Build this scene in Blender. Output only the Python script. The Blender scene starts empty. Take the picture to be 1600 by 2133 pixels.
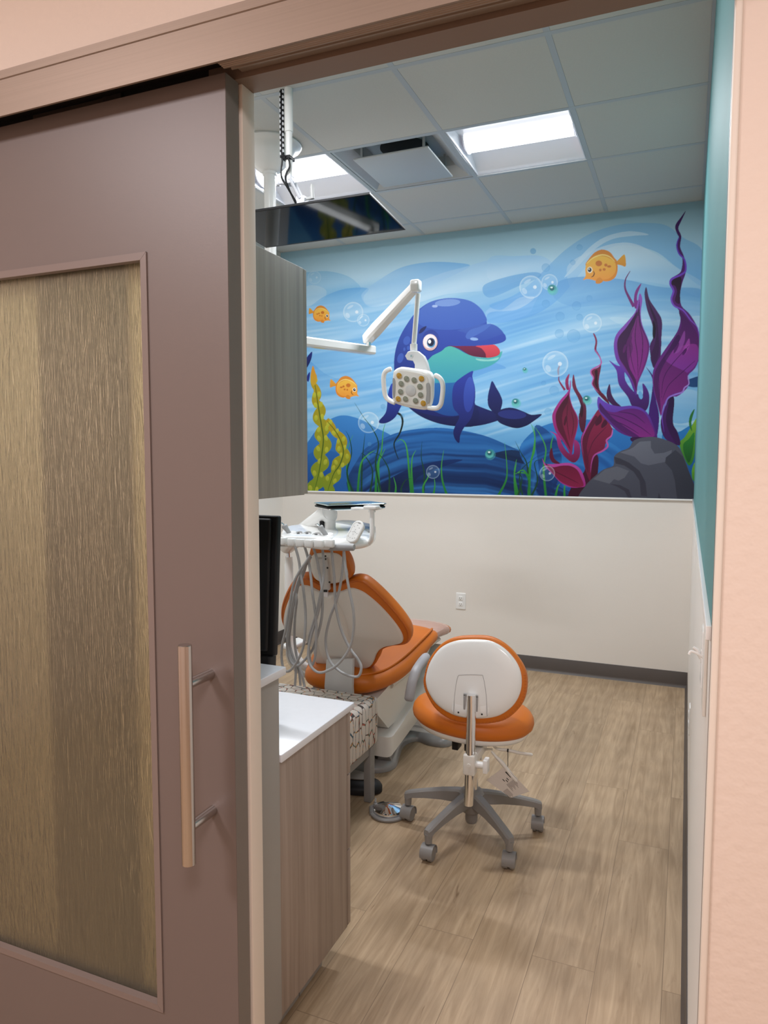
import bpy, bmesh, math, random
from mathutils import Vector as V, Matrix
from mathutils.geometry import tessellate_polygon
random.seed(7)
S = bpy.context.scene
COL = S.collection
# ---------------------------------------------------------------- camera
CAM = V((-0.0415, 0.0, 1.4547)); YAW, PITCH, ROLL, F = 0.3974, 0.0758, 0.0016, 1502.9
DB, H, XL = 4.869, 3.0038, -2.94          # back wall y, ceiling z, left wall x (right wall is x = 0)
def _basis():
    f = V((-math.sin(YAW), math.cos(YAW), 0)); r = V((math.cos(YAW), math.sin(YAW), 0)); u = V((0, 0, 1))
    f2 = f*math.cos(PITCH)-u*math.sin(PITCH); u2 = u*math.cos(PITCH)+f*math.sin(PITCH)
    return r*math.cos(ROLL)+u2*math.sin(ROLL), u2*math.cos(ROLL)-r*math.sin(ROLL), f2
CR, CU, CF = _basis()
cd = bpy.data.cameras.new('camera'); cam = bpy.data.objects.new('camera', cd); COL.objects.link(cam)
cam.matrix_world = Matrix(((CR.x, CU.x, -CF.x, CAM.x), (CR.y, CU.y, -CF.y, CAM.y), (CR.z, CU.z, -CF.z, CAM.z), (0, 0, 0, 1)))
cd.sensor_fit = 'HORIZONTAL'; cd.sensor_width = 36; cd.lens = 36*F/1600; cd.clip_start = .02
S.camera = cam
def at(px, py, ax, v):
    """point of the place seen at a photo pixel, on the plane ax = v"""
    d = CF + CR*((px-800)/F) - CU*((py-1066.5)/F); i = 'xyz'.index(ax)
    return CAM + d*((v-CAM[i])/d[i])
def atp(px, py, p0, n):
    d = CF + CR*((px-800)/F) - CU*((py-1066.5)/F)
    return CAM + d*((V(p0)-CAM).dot(n)/d.dot(n))
# ---------------------------------------------------------------- light and exposure
S.view_settings.view_transform = 'Standard'; S.view_settings.look = 'None'
S.view_settings.exposure = 0.0; S.view_settings.gamma = 1; S.view_settings.use_curve_mapping = False
w = bpy.data.worlds.new('world'); S.world = w; w.use_nodes = True
w.node_tree.nodes['Background'].inputs[0].default_value = (1, .86, .74, 1); w.node_tree.nodes['Background'].inputs[1].default_value = 0.04
LENS, TROFFER = 3.2, 28.5      # lens glow, light thrown down by each troffer
def area(name, loc, size, power, col, rot=(0, 0, 0), sy=None):
    l = bpy.data.lights.new(name, 'AREA'); l.energy = power; l.color = col; l.size = size
    if sy: l.shape = 'RECTANGLE'; l.size_y = sy
    o = bpy.data.objects.new(name, l); o.location = loc; o.rotation_euler = rot; COL.objects.link(o); return o
area('hall_light', (0.25, -0.55, 2.70), .6, 43, (1, .925, .95), sy=.6)
area('hall_light', (-1.9, -0.55, 2.70), .6, 56, (1, .925, .95), sy=.6)
# ---------------------------------------------------------------- helpers
def lin(c):
    return c/12.92 if c <= .04045 else ((c+.055)/1.055)**2.4
def srgb(h, k=1.0):
    if isinstance(h, str):
        h = h.lstrip('#'); h = [int(h[i:i+2], 16) for i in (0, 2, 4)]
    return tuple(min(1.0, lin(c/255)*k) for c in h)
def mat(name, col, rough=.5, metal=0, bump=None, spec=.5, var=None, coat=0, trans=0):
    """procedural material; bump=(scale,strength,distance), var=(scale,amount)"""
    m = bpy.data.materials.new(name); m.use_nodes = True; nt = m.node_tree; b = nt.nodes['Principled BSDF']
    c = srgb(col) if isinstance(col, str) else tuple(col)
    b.inputs['Base Color'].default_value = (*c, 1); b.inputs['Roughness'].default_value = rough
    b.inputs['Metallic'].default_value = metal; b.inputs['Specular IOR Level'].default_value = spec
    b.inputs['Coat Weight'].default_value = coat; b.inputs['Transmission Weight'].default_value = trans
    tc = nt.nodes.new('ShaderNodeTexCoord')
    if var:
        n = nt.nodes.new('ShaderNodeTexNoise'); n.inputs['Scale'].default_value = var[0]; n.inputs['Detail'].default_value = 3
        nt.links.new(tc.outputs['Object'], n.inputs['Vector'])
        r = nt.nodes.new('ShaderNodeMix'); r.data_type = 'RGBA'
        a = var[1]
        r.inputs[6].default_value = (*[x*(1-a) for x in c], 1); r.inputs[7].default_value = (*[min(1, x*(1+a)) for x in c], 1)
        nt.links.new(n.outputs['Fac'], r.inputs[0]); nt.links.new(r.outputs[2], b.inputs['Base Color'])
    if bump:
        n = nt.nodes.new('ShaderNodeTexNoise'); n.inputs['Scale'].default_value = bump[0]; n.inputs['Detail'].default_value = 2
        nt.links.new(tc.outputs['Object'], n.inputs['Vector'])
        q = nt.nodes.new('ShaderNodeBump'); q.inputs['Strength'].default_value = bump[1]; q.inputs['Distance'].default_value = bump[2]
        nt.links.new(n.outputs['Fac'], q.inputs['Height']); nt.links.new(q.outputs[0], b.inputs['Normal'])
    return m
def emis(name, col, k):
    m = bpy.data.materials.new(name); m.use_nodes = True; nt = m.node_tree; b = nt.nodes['Principled BSDF']
    b.inputs['Base Color'].default_value = (.8, .8, .8, 1)
    b.inputs['Emission Color'].default_value = (*col, 1); b.inputs['Emission Strength'].default_value = k
    return m
def smooth(pts, closed=True, n=6):
    """Catmull-Rom through the points"""
    P = [V(p) for p in pts]; N = len(P); out = []
    for i in range(N if closed else N-1):
        if closed: a, b, c, d = P[(i-1) % N], P[i], P[(i+1) % N], P[(i+2) % N]
        else: a, b, c, d = P[max(i-1, 0)], P[i], P[i+1], P[min(i+2, N-1)]
        for k in range(n):
            t = k/n
            out.append(.5*((2*b)+(c-a)*t+(2*a-5*b+4*c-d)*t*t+(3*b-a-3*c+d)*t*t*t))
    if not closed: out.append(P[-1])
    return out
class MB:
    def __init__(s): s.v = []; s.f = []; s.m = []
    def add(s, vs, fs, mi=0):
        o = len(s.v); s.v += [V(x) for x in vs]; s.f += [tuple(i+o for i in f) for f in fs]; s.m += [mi]*len(fs); return s
    def box(s, a, b, bev=0, mi=0, M=None):
        """box between two corners, chamfered edges"""
        a, b = V(a), V(b); lo = V([min(a[i], b[i]) for i in range(3)]); hi = V([max(a[i], b[i]) for i in range(3)])
        bm = bmesh.new(); bmesh.ops.create_cube(bm, size=1)
        for v in bm.verts: v.co = V([lo[i]+(v.co[i]+.5)*(hi[i]-lo[i]) for i in range(3)])
        if bev: bmesh.ops.bevel(bm, geom=bm.edges[:], offset=min(bev, .45*min(hi-lo)), segments=3, affect='EDGES', profile=.5)
        bm.verts.index_update(); vs = [v.co.copy() for v in bm.verts]
        if M: vs = [M @ v for v in vs]
        s.add(vs, [[v.index for v in f.verts] for f in bm.faces], mi); bm.free(); return s
    def tube(s, pts, r, seg=12, mi=0, caps=True, sx=1.0):
        P = [V(p) for p in pts]; n = len(P); R = r if hasattr(r, '__len__') else [r]*n
        T = [(P[min(i+1, n-1)]-P[max(i-1, 0)]).normalized() for i in range(n)]
        u = T[0].orthogonal().normalized() if abs(T[0].z) < .9 else (V((1, 0, 0))-T[0]*T[0].x).normalized()
        vs = []; 
        for i in range(n):
            u = (u-T[i]*u.dot(T[i])).normalized(); w_ = T[i].cross(u)
            for k in range(seg):
                a = 2*math.pi*k/seg; vs.append(P[i]+(u*math.cos(a)*sx+w_*math.sin(a))*R[i])
        fs = [[i*seg+k, i*seg+(k+1) % seg, (i+1)*seg+(k+1) % seg, (i+1)*seg+k] for i in range(n-1) for k in range(seg)]
        if caps: fs += [list(range(seg))[::-1], [(n-1)*seg+k for k in range(seg)]]
        return s.add(vs, fs, mi)
    def lathe(s, prof, o=(0, 0, 0), ax=(0, 0, 1), seg=32, mi=0):
        """profile of (radius, height) turned about ax"""
        ax = V(ax).normalized(); u = ax.orthogonal().normalized(); w_ = ax.cross(u); o = V(o); n = len(prof); vs = []
        for (r, h) in prof:
            for k in range(seg):
                a = 2*math.pi*k/seg; vs.append(o+ax*h+(u*math.cos(a)+w_*math.sin(a))*max(r, 1e-4))
        fs = [[i*seg+k, i*seg+(k+1) % seg, (i+1)*seg+(k+1) % seg, (i+1)*seg+k] for i in range(n-1) for k in range(seg)]
        fs += [list(range(seg))[::-1], [(n-1)*seg+k for k in range(seg)]]
        return s.add(vs, fs, mi)
    def pad(s, outline, o, u, v, n, levels, mi=0, bulge=None):
        """rounded solid: closed 2-D outline in the frame (o,u,v,n); levels = [(inset, height along n)...]"""
        o, u, v, n = V(o), V(u), V(v), V(n); P = [V((p[0], p[1])) for p in outline]; N = len(P)
        area_ = sum(P[i].x*P[(i+1) % N].y-P[(i+1) % N].x*P[i].y for i in range(N))
        if area_ < 0: P.reverse()
        nor = []
        for i in range(N):
            t = (P[(i+1) % N]-P[i-1]); t = t.normalized() if t.length > 1e-9 else V((1, 0)); nor.append(V((-t.y, t.x)))
        vs = []; fs = []
        for (ins, h) in levels:
            for i in range(N):
                q = P[i]+nor[i]*ins; dz = bulge(q) if bulge else 0
                vs.append(o+u*q.x+v*q.y+n*(h+dz))
        L = len(levels)
        for j in range(L-1):
            for i in range(N): fs.append([j*N+i, j*N+(i+1) % N, (j+1)*N+(i+1) % N, (j+1)*N+i])
        for j, flip in ((0, True), (L-1, False)):
            q = [P[i]+nor[i]*levels[j][0] for i in range(N)]
            for t in tessellate_polygon([[V((a.x, a.y, 0)) for a in q]]):
                fs.append([j*N+k for k in (t if not flip else t[::-1])])
        return s.add(vs, fs, mi)
    def build(s, name, mats, parent=None, ang=35, **props):
        me = bpy.data.meshes.new(name); org = V((0, 0, 0))
        me.from_pydata([tuple(x) for x in s.v], [], s.f)
        for m in (mats if isinstance(mats, (list, tuple)) else [mats]): me.materials.append(m)
        me.polygons.foreach_set('material_index', s.m)
        bm = bmesh.new(); bm.from_mesh(me); bmesh.ops.recalc_face_normals(bm, faces=bm.faces); bm.to_mesh(me); bm.free()
        me.polygons.foreach_set('use_smooth', [True]*len(me.polygons)); me.set_sharp_from_angle(angle=math.radians(ang)); me.update()
        o = bpy.data.objects.new(name, me); COL.objects.link(o)
        if parent: o.parent = parent; o.matrix_parent_inverse = Matrix.Translation(-parent.location) if True else None
        for k, x in props.items(): o[k] = x
        return o
def thing(name, label, cat, loc, group=None):
    o = bpy.data.objects.new(name, None); COL.objects.link(o); o.location = loc; o.empty_display_size = .05
    o['label'] = label; o['category'] = cat
    if group: o['group'] = group
    return o
def rrect(w_, h_, r, n=6, cx=0, cy=0):
    out = []
    for (sx, sy, a0) in ((1, 1, 0), (-1, 1, 90), (-1, -1, 180), (1, -1, 270)):
        for k in range(n+1):
            a = math.radians(a0+90*k/n); out.append((cx+sx*(w_/2-r)+r*math.cos(a), cy+sy*(h_/2-r)+r*math.sin(a)))
    return out
def rnd(r, t, n=5):
    """levels of a slab of thickness t with edge radius r"""
    a = [(r*(1-math.sin(math.pi/2*k/n)), r*(1-math.cos(math.pi/2*k/n))) for k in range(n+1)]
    return a+[(i, t-h) for i, h in a[::-1]]
def frame_of(n, up=(0, 0, 1)):
    n = V(n).normalized(); u = V(up).cross(n).normalized(); return u, n.cross(u), n
X, Y, Z = V((1, 0, 0)), V((0, 1, 0)), V((0, 0, 1))
# ---------------------------------------------------------------- materials
M = {}
M['hall_wall'] = mat('hall_wall_paint', (.72, .60, .51), .7, bump=(55, .35, .004))
M['room_wall'] = mat('room_wall_paint', (.74, .70, .645), .45, bump=(90, .12, .002))
M['teal'] = mat('teal_wall_paint', (.115, .270, .275), .6, spec=.12, bump=(60, .15, .002))
M['cream'] = mat('cream_jamb_paint', (.72, .64, .55), .55)
M['tile'] = mat('ceiling_tile', (.57, .565, .53), .9, bump=(220, .25, .002), var=(120, .04))
M['tee'] = mat('ceiling_grid_metal', (.45, .475, .485), .4)
M['door'] = mat('door_paint_taupe', (.143, .110, .098), .42, bump=(300, .05, .001))
M['door_edge'] = mat('door_edge_grey', (.17, .145, .125), .5)
M['trimm'] = mat('taupe_trim_paint', (.185, .142, .125), .4)
M['base'] = mat('dark_vinyl_base', (.075, .062, .055), .45)
M['white'] = mat('white_gloss_plastic', (.80, .80, .78), .22, coat=.3)
M['offwhite'] = mat('ivory_plastic', (.70, .68, .63), .35)
M['grey_pl'] = mat('grey_plastic', (.33, .33, .33), .4)
M['lgrey'] = mat('light_grey_plastic', (.55, .55, .54), .4)
M['hose'] = mat('grey_hose_rubber', (.36, .36, .36), .45)
M['black'] = mat('black_plastic', (.008, .008, .009), .5, spec=.3)
M['dark'] = mat('dark_cavity_shade', (.02, .017, .015), .8)  # near-black colour stands in for shade inside cavities
M['chrome'] = mat('chrome', (.85, .85, .86), .06, 1)
M['steel'] = mat('brushed_steel', (.58, .54, .51), .24, 1)
M['orange'] = mat('orange_vinyl', (.56, .142, .004), .46, bump=(400, .08, .001), var=(9, .05))
M['orange_d'] = mat('orange_piping_vinyl', (.50, .115, .006), .4)
M['basegrey'] = mat('grey_cast_base', (.24, .235, .23), .3, coat=.4)
M['stoolgrey'] = mat('grey_nylon', (.235, .225, .215), .42, bump=(500, .06, .001))
M['quartz'] = mat('white_quartz', (.74, .745, .77), .25, var=(60, .03))
M['greylam'] = mat('grey_laminate', (.33, .31, .285), .45)
M['paper'] = mat('paper', (.62, .57, .52), .7)
M['ink'] = mat('ink', (.03, .03, .03), .7)
M['glassy'] = mat('television_glass', (.003, .006, .010), .06, spec=.15)
M['plasticfilm'] = mat('clear_plastic_film', (.75, .6, .55), .15); M['plasticfilm'].node_tree.nodes['Principled BSDF'].inputs['Alpha'].default_value = .5
M['lens_w'] = mat('lamp_lens_clear', (.22, .23, .17), .1, coat=1)
M['lens_y'] = mat('lamp_lens_amber', (.45, .24, .01), .1, coat=1)
M['reflector'] = mat('troffer_white_enamel', (.82, .83, .88), .35)
M['teal_tray'] = mat('polished_tray_steel', (.38, .47, .46), .16, 1)
M['lavender'] = mat('lavender_grey_plastic', (.38, .37, .385), .45)
M['stud'] = mat('dark_taupe_stud', (.115, .085, .066), .6)
M['wood'] = None
def wood(name, c0, c1, scale=(1, 1, 1), rough=.5, ax='Z'):
    m = bpy.data.materials.new(name); m.use_nodes = True; nt = m.node_tree; b = nt.nodes['Principled BSDF']; L = nt.links
    tc = nt.nodes.new('ShaderNodeTexCoord'); mp = nt.nodes.new('ShaderNodeMapping'); mp.inputs['Scale'].default_value = scale
    L.new(tc.outputs['Object'], mp.inputs['Vector'])
    n = nt.nodes.new('ShaderNodeTexNoise'); n.inputs['Scale'].default_value = 1; n.inputs['Detail'].default_value = 6; n.inputs['Roughness'].default_value = .65; n.inputs['Distortion'].default_value = .3
    L.new(mp.outputs[0], n.inputs['Vector'])
    r = nt.nodes.new('ShaderNodeValToRGB'); r.color_ramp.elements[0].position = .32; r.color_ramp.elements[1].position = .70
    r.color_ramp.elements[0].color = (*c0, 1); r.color_ramp.elements[1].color = (*c1, 1)
    L.new(n.outputs['Fac'], r.inputs[0]); L.new(r.outputs[0], b.inputs['Base Color']); b.inputs['Roughness'].default_value = rough
    return m
M['wood'] = wood('grey_brown_woodgrain_laminate', (.225, .170, .135), (.375, .298, .245), (45, 45, 1.1), .45)
M['upwood'] = wood('grey_woodgrain_laminate', (.235, .220, .195), (.370, .350, .310), (45, 45, 1.1), .45)
# floor of oak vinyl planks running into the room
def floor_mat():
    m = bpy.data.materials.new('oak_vinyl_planks'); m.use_nodes = True; nt = m.node_tree; b = nt.nodes['Principled BSDF']; L = nt.links
    def N(t, **k):
        n = nt.nodes.new(t)
        for a, x in k.items(): setattr(n, a, x)
        return n
    tc = N('ShaderNodeTexCoord')
    mp = N('ShaderNodeMapping'); mp.inputs['Rotation'].default_value = (0, 0, math.pi/2); mp.inputs['Location'].default_value = (0.35, .062, 0)
    L.new(tc.outputs['Object'], mp.inputs['Vector'])
    br = N('ShaderNodeTexBrick', offset=.37, offset_frequency=2)
    br.inputs['Color1'].default_value = (.12, .5, .9, 1); br.inputs['Color2'].default_value = (.9, .3, .1, 1); br.inputs['Mortar'].default_value = (0, 0, 0, 1)
    br.inputs['Scale'].default_value = 1; br.inputs['Mortar Size'].default_value = .0011; br.inputs['Brick Width'].default_value = 1.22; br.inputs['Row Height'].default_value = .1778; br.inputs['Mortar Smooth'].default_value = .3
    L.new(mp.outputs[0], br.inputs['Vector'])
    wn = N('ShaderNodeTexWhiteNoise'); wn.noise_dimensions = '3D'; L.new(br.outputs['Color'], wn.inputs['Vector'])
    # grain coordinate shifted per plank
    ad = N('ShaderNodeVectorMath', operation='MULTIPLY_ADD'); ad.inputs[1].default_value = (7, 7, 7)
    L.new(br.outputs['Color'], ad.inputs[0]); L.new(tc.outputs['Object'], ad.inputs[2])
    m2 = N('ShaderNodeMapping'); m2.inputs['Scale'].default_value = (26, 1.6, 1); L.new(ad.outputs[0], m2.inputs['Vector'])
    n1 = N('ShaderNodeTexNoise'); n1.inputs['Scale'].default_value = 1.6; n1.inputs['Detail'].default_value = 7; n1.inputs['Distortion'].default_value = 1.1; n1.inputs['Roughness'].default_value = .62
    L.new(m2.outputs[0], n1.inputs['Vector'])
    m3 = N('ShaderNodeMapping'); m3.inputs['Scale'].default_value = (6, .75, 1); L.new(ad.outputs[0], m3.inputs['Vector'])
    n2 = N('ShaderNodeTexNoise'); n2.inputs['Scale'].default_value = 1; n2.inputs['Detail'].default_value = 3; n2.inputs['Distortion'].default_value = 1.6
    L.new(m3.outputs[0], n2.inputs['Vector'])
    # cathedral rings
    wv = N('ShaderNodeTexWave'); wv.wave_type = 'RINGS'; wv.inputs['Scale'].default_value = 2.6; wv.inputs['Distortion'].default_value = 5; wv.inputs['Detail'].default_value = 3; wv.inputs['Detail Scale'].default_value = 1.2
    L.new(m3.outputs[0], wv.inputs['Vector'])
    r1 = N('ShaderNodeValToRGB'); e = r1.color_ramp.elements; e[0].position = .28; e[0].color = (.345, .236, .138, 1); e[1].position = .72; e[1].color = (.565, .415, .268, 1)
    L.new(n1.outputs['Fac'], r1.inputs[0])
    mx = N('ShaderNodeMix', data_type='RGBA', blend_type='MULTIPLY'); mx.inputs[0].default_value = .55
    r2 = N('ShaderNodeValToRGB'); e = r2.color_ramp.elements; e[0].position = .3; e[0].color = (.70, .68, .66, 1); e[1].position = .65; e[1].color = (1.0, 1.0, 1.0, 1)
    L.new(n2.outputs['Fac'], r2.inputs[0]); L.new(r1.outputs[0], mx.inputs[6]); L.new(r2.outputs[0], mx.inputs[7])
    mw = N('ShaderNodeMix', data_type='RGBA', blend_type='MULTIPLY'); mw.inputs[0].default_value = .07
    L.new(mx.outputs[2], mw.inputs[6]); L.new(wv.outputs['Color'], mw.inputs[7])
    mv = N('ShaderNodeMix', data_type='RGBA', blend_type='MULTIPLY'); mv.inputs[0].default_value = .14
    L.new(mw.outputs[2], mv.inputs[6]); L.new(wn.outputs['Value'], mv.inputs[7])
    # dark checks
    m4 = N('ShaderNodeMapping'); m4.inputs['Scale'].default_value = (22, 2.2, 1); L.new(ad.outputs[0], m4.inputs['Vector'])
    n3 = N('ShaderNodeTexNoise'); n3.inputs['Scale'].default_value = 1; n3.inputs['Detail'].default_value = 5; n3.inputs['Distortion'].default_value = 2.2; L.new(m4.outputs[0], n3.inputs['Vector'])
    r3 = N('ShaderNodeValToRGB'); e = r3.color_ramp.elements; e[0].position = .25; e[0].color = (.55, .48, .42, 1); e[1].position = .33; e[1].color = (1, 1, 1, 1); L.new(n3.outputs['Fac'], r3.inputs[0])
    mc = N('ShaderNodeMix', data_type='RGBA', blend_type='MULTIPLY'); mc.inputs[0].default_value = .8; L.new(mv.outputs[2], mc.inputs[6]); L.new(r3.outputs[0], mc.inputs[7])
    ms = N('ShaderNodeMix', data_type='RGBA'); ms.inputs[7].default_value = (.15, .10, .06, 1)
    ml = N('ShaderNodeMath', operation='MULTIPLY'); ml.inputs[1].default_value = .65; L.new(br.outputs['Fac'], ml.inputs[0]); L.new(ml.outputs[0], ms.inputs[0]); L.new(mc.outputs[2], ms.inputs[6])
    L.new(ms.outputs[2], b.inputs['Base Color']); b.inputs['Roughness'].default_value = .42; b.inputs['Specular IOR Level'].default_value = .35
    bp = N('ShaderNodeBump'); bp.inputs['Strength'].default_value = .12; bp.inputs['Distance'].default_value = .002; L.new(n1.outputs['Fac'], bp.inputs['Height']); L.new(bp.outputs[0], b.inputs['Normal'])
    return m
M['floor'] = floor_mat()
def fabric_mat():
    m = bpy.data.materials.new('hexagon_print_vinyl'); m.use_nodes = True; nt = m.node_tree; b = nt.nodes['Principled BSDF']; L = nt.links
    tc = nt.nodes.new('ShaderNodeTexCoord'); mp = nt.nodes.new('ShaderNodeMapping'); mp.inputs['Scale'].default_value = (1, 1.25, .62)
    L.new(tc.outputs['Object'], mp.inputs['Vector'])
    v = nt.nodes.new('ShaderNodeTexVoronoi'); v.feature = 'DISTANCE_TO_EDGE'; v.inputs['Scale'].default_value = 25; v.inputs['Randomness'].default_value = .55
    L.new(mp.outputs[0], v.inputs['Vector'])
    n = nt.nodes.new('ShaderNodeTexNoise'); n.inputs['Scale'].default_value = 22; n.inputs['Detail'].default_value = 0; L.new(tc.outputs['Object'], n.inputs['Vector'])
    r = nt.nodes.new('ShaderNodeValToRGB'); r.color_ramp.interpolation = 'CONSTANT'; e = r.color_ramp.elements
    cols = [(0, (.055, .045, .04)), (.36, (.40, .06, .03)), (.42, (.055, .10, .06)), (.50, (.05, .045, .045)), (.56, (.55, .24, .03)), (.62, (.03, .09, .14)), (.70, (.10, .17, .13))]
    e[0].position = 0; e[0].color = (*cols[0][1], 1); e[1].position = cols[1][0]; e[1].color = (*cols[1][1], 1)
    for p, c in cols[2:]:
        q = e.new(p); q.color = (*c, 1)
    L.new(n.outputs['Fac'], r.inputs[0])
    # line width varies
    n2 = nt.nodes.new('ShaderNodeTexNoise'); n2.inputs['Scale'].default_value = 30; n2.inputs['Detail'].default_value = 0; L.new(tc.outputs['Object'], n2.inputs['Vector'])
    mr = nt.nodes.new('ShaderNodeMapRange'); mr.inputs[1].default_value = .35; mr.inputs[2].default_value = .7; mr.inputs[3].default_value = .035; mr.inputs[4].default_value = .075; L.new(n2.outputs['Fac'], mr.inputs[0])
    lt = nt.nodes.new('ShaderNodeMath'); lt.operation = 'LESS_THAN'; L.new(v.outputs['Distance'], lt.inputs[0]); L.new(mr.outputs[0], lt.inputs[1])
    mx = nt.nodes.new('ShaderNodeMix'); mx.data_type = 'RGBA'; mx.inputs[6].default_value = (.66, .60, .54, 1); L.new(lt.outputs[0], mx.inputs[0]); L.new(r.outputs[0], mx.inputs[7])
    L.new(mx.outputs[2], b.inputs['Base Color']); b.inputs['Roughness'].default_value = .5
    return m
M['fabric'] = fabric_mat()
def rain_glass():
    m = bpy.data.materials.new('rain_textured_glass'); m.use_nodes = True; nt = m.node_tree; L = nt.links
    for n in list(nt.nodes):
        if n.type == 'BSDF_PRINCIPLED': nt.nodes.remove(n)
    out = [n for n in nt.nodes if n.type == 'OUTPUT_MATERIAL'][0]
    tc = nt.nodes.new('ShaderNodeTexCoord'); mp = nt.nodes.new('ShaderNodeMapping'); mp.inputs['Scale'].default_value = (120, 1, 17)
    L.new(tc.outputs['Object'], mp.inputs['Vector'])
    n = nt.nodes.new('ShaderNodeTexNoise'); n.inputs['Scale'].default_value = 1; n.inputs['Detail'].default_value = 2.5; n.inputs['Distortion'].default_value = .8; L.new(mp.outputs[0], n.inputs['Vector'])
    bp = nt.nodes.new('ShaderNodeBump'); bp.inputs['Strength'].default_value = 1; bp.inputs['Distance'].default_value = .0010; L.new(n.outputs['Fac'], bp.inputs['Height'])
    rf = nt.nodes.new('ShaderNodeBsdfRefraction'); rf.inputs['IOR'].default_value = 1.25; rf.inputs['Roughness'].default_value = .06; rf.inputs['Color'].default_value = (.94, .955, .84, 1)
    L.new(bp.outputs[0], rf.inputs['Normal'])
    tr = nt.nodes.new('ShaderNodeBsdfTransparent'); tr.inputs[0].default_value = (.94, .955, .85, 1)
    gl = nt.nodes.new('ShaderNodeBsdfGlossy'); gl.inputs['Roughness'].default_value = .12; L.new(bp.outputs[0], gl.inputs['Normal'])
    m1 = nt.nodes.new('ShaderNodeMixShader'); m1.inputs[0].default_value = .62; L.new(rf.outputs[0], m1.inputs[1]); L.new(tr.outputs[0], m1.inputs[2])
    fr = nt.nodes.new('ShaderNodeFresnel'); fr.inputs['IOR'].default_value = 1.5; L.new(bp.outputs[0], fr.inputs['Normal'])
    m2 = nt.nodes.new('ShaderNodeMixShader'); L.new(fr.outputs[0], m2.inputs[0]); L.new(m1.outputs[0], m2.inputs[1]); L.new(gl.outputs[0], m2.inputs[2])
    df = nt.nodes.new('ShaderNodeBsdfDiffuse'); df.inputs[0].default_value = (.80, .72, .54, 1); L.new(bp.outputs[0], df.inputs['Normal'])
    m3 = nt.nodes.new('ShaderNodeMixShader'); m3.inputs[0].default_value = .06; L.new(m2.outputs[0], m3.inputs[1]); L.new(df.outputs[0], m3.inputs[2])
    L.new(m3.outputs[0], out.inputs['Surface'])
    return m
M['rain'] = rain_glass()
M['bronze'] = wood('brushed_bronze_metal', (.270, .205, .160), (.305, .232, .182), (1.2, 260, 260), .3)
_b = M['bronze'].node_tree.nodes['Principled BSDF']; _b.inputs['Metallic'].default_value = .45; _b.inputs['Roughness'].default_value = .5
M['soffit'] = mat('brown_soffit_paint', (.20, .135, .10), .45)
# ================================================================ the setting
def struct(mb, name, m, **k): return mb.build(name, m, None, kind='structure', **k)
YF, YW0, YW1 = 1.10, 1.145, 1.185          # door face, wall behind it (hall side, room side)
XO = -0.80                                  # left edge of the opening
ZO = 2.123
struct(MB().box((-3.2, -1.6, -.05), (2.2, DB+.1, 0)), 'floor', M['floor'])
b = MB(); b.box((XL-.1, DB, 0), (.1, DB+.1, 3.12)); struct(b, 'wall_back', M['room_wall'])
b = MB(); b.box((XL-.1, YW1, 0), (XL, DB, 3.12)); struct(b, 'wall_left', M['room_wall'])
ZR = 1.196
b = MB(); b.box((0, YW1+.0, 0), (.1, DB, ZR-.0), mi=0); b.box((0, YW1, ZR), (.1, DB, 3.12), mi=1); struct(b, 'wall_right', [M['room_wall'], M['teal']])
# front wall with the sliding-door opening
b = MB()
b.box((-3.2, YW0, 0), (XO-.06, YW1, 2.9), mi=0); b.box((XO-.06, YW0-.0, 0), (XO, YW1, ZO), .0012, mi=1)
b.box((XO-.06, YW0, ZO+.06), (0.0, YW1, 2.9), mi=0)
b.box((0.006, YW0, 0), (2.2, YW1+.06, 2.9), .004, mi=0)
b.box((XL, YW1, 2.3), (0, YW1+.02, 3.12), mi=2); b.box((XL, YW1, 0), (XO-.06, YW1+.004, 2.3), mi=2)
struct(b, 'wall_front', [M['hall_wall'], M['cream'], M['room_wall']])
# hall behind the camera
b = MB(); b.box((-3.2, -1.7, 0), (2.2, -1.6, 2.9)); b.box((2.2, -1.7, 0), (2.3, YW0, 2.9)); b.box((-3.3, -1.7, 0), (-3.2, YW1, 2.9)); struct(b, 'wall_hall', M['hall_wall'])
struct(MB().box((-3.3, -1.7, 2.9), (2.3, YW1, 3.0)), 'ceiling_hall', M['tile'])
# ceiling with its tee grid
XG = [XL, -2.392, -1.782, -1.172, -.562, 0]; YG = [YW1, 1.557, 2.167, 2.777, 3.387, 3.997, 4.607, DB]
skip = {(1, 4), (2, 4), (3, 4), (2, 1)}
b = MB()
for i in range(5):
    for j in range(7):
        if (i, j) in skip: continue
        x0, x1, y0, y1 = XG[i], XG[i+1], YG[j], YG[j+1]
        b.box((x0+.004, y0+.004, H+.002), (x1-.004, y1-.004, H+.016), mi=0)
        b.box((x0+.0125, y0+.0125, H-.0035), (x1-.0125, y1-.0125, H+.003), mi=0)
for x in XG: b.box((max(x-.012, XL), YW1, H-.004), (min(x+.012, 0), DB, H-.0005), mi=1); b.box((max(x-.002, XL), YW1, H), (min(x+.002, 0), DB, H+.03), mi=1)
for y in YG: b.box((XL, max(y-.012, YW1), H-.0045), (0, min(y+.012, DB), H-.001), mi=1)
b.box((XL, YW1, 3.2), (0, DB, 3.22), mi=0)
struct(b, 'ceiling', [M['tile'], M['tee']])
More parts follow.
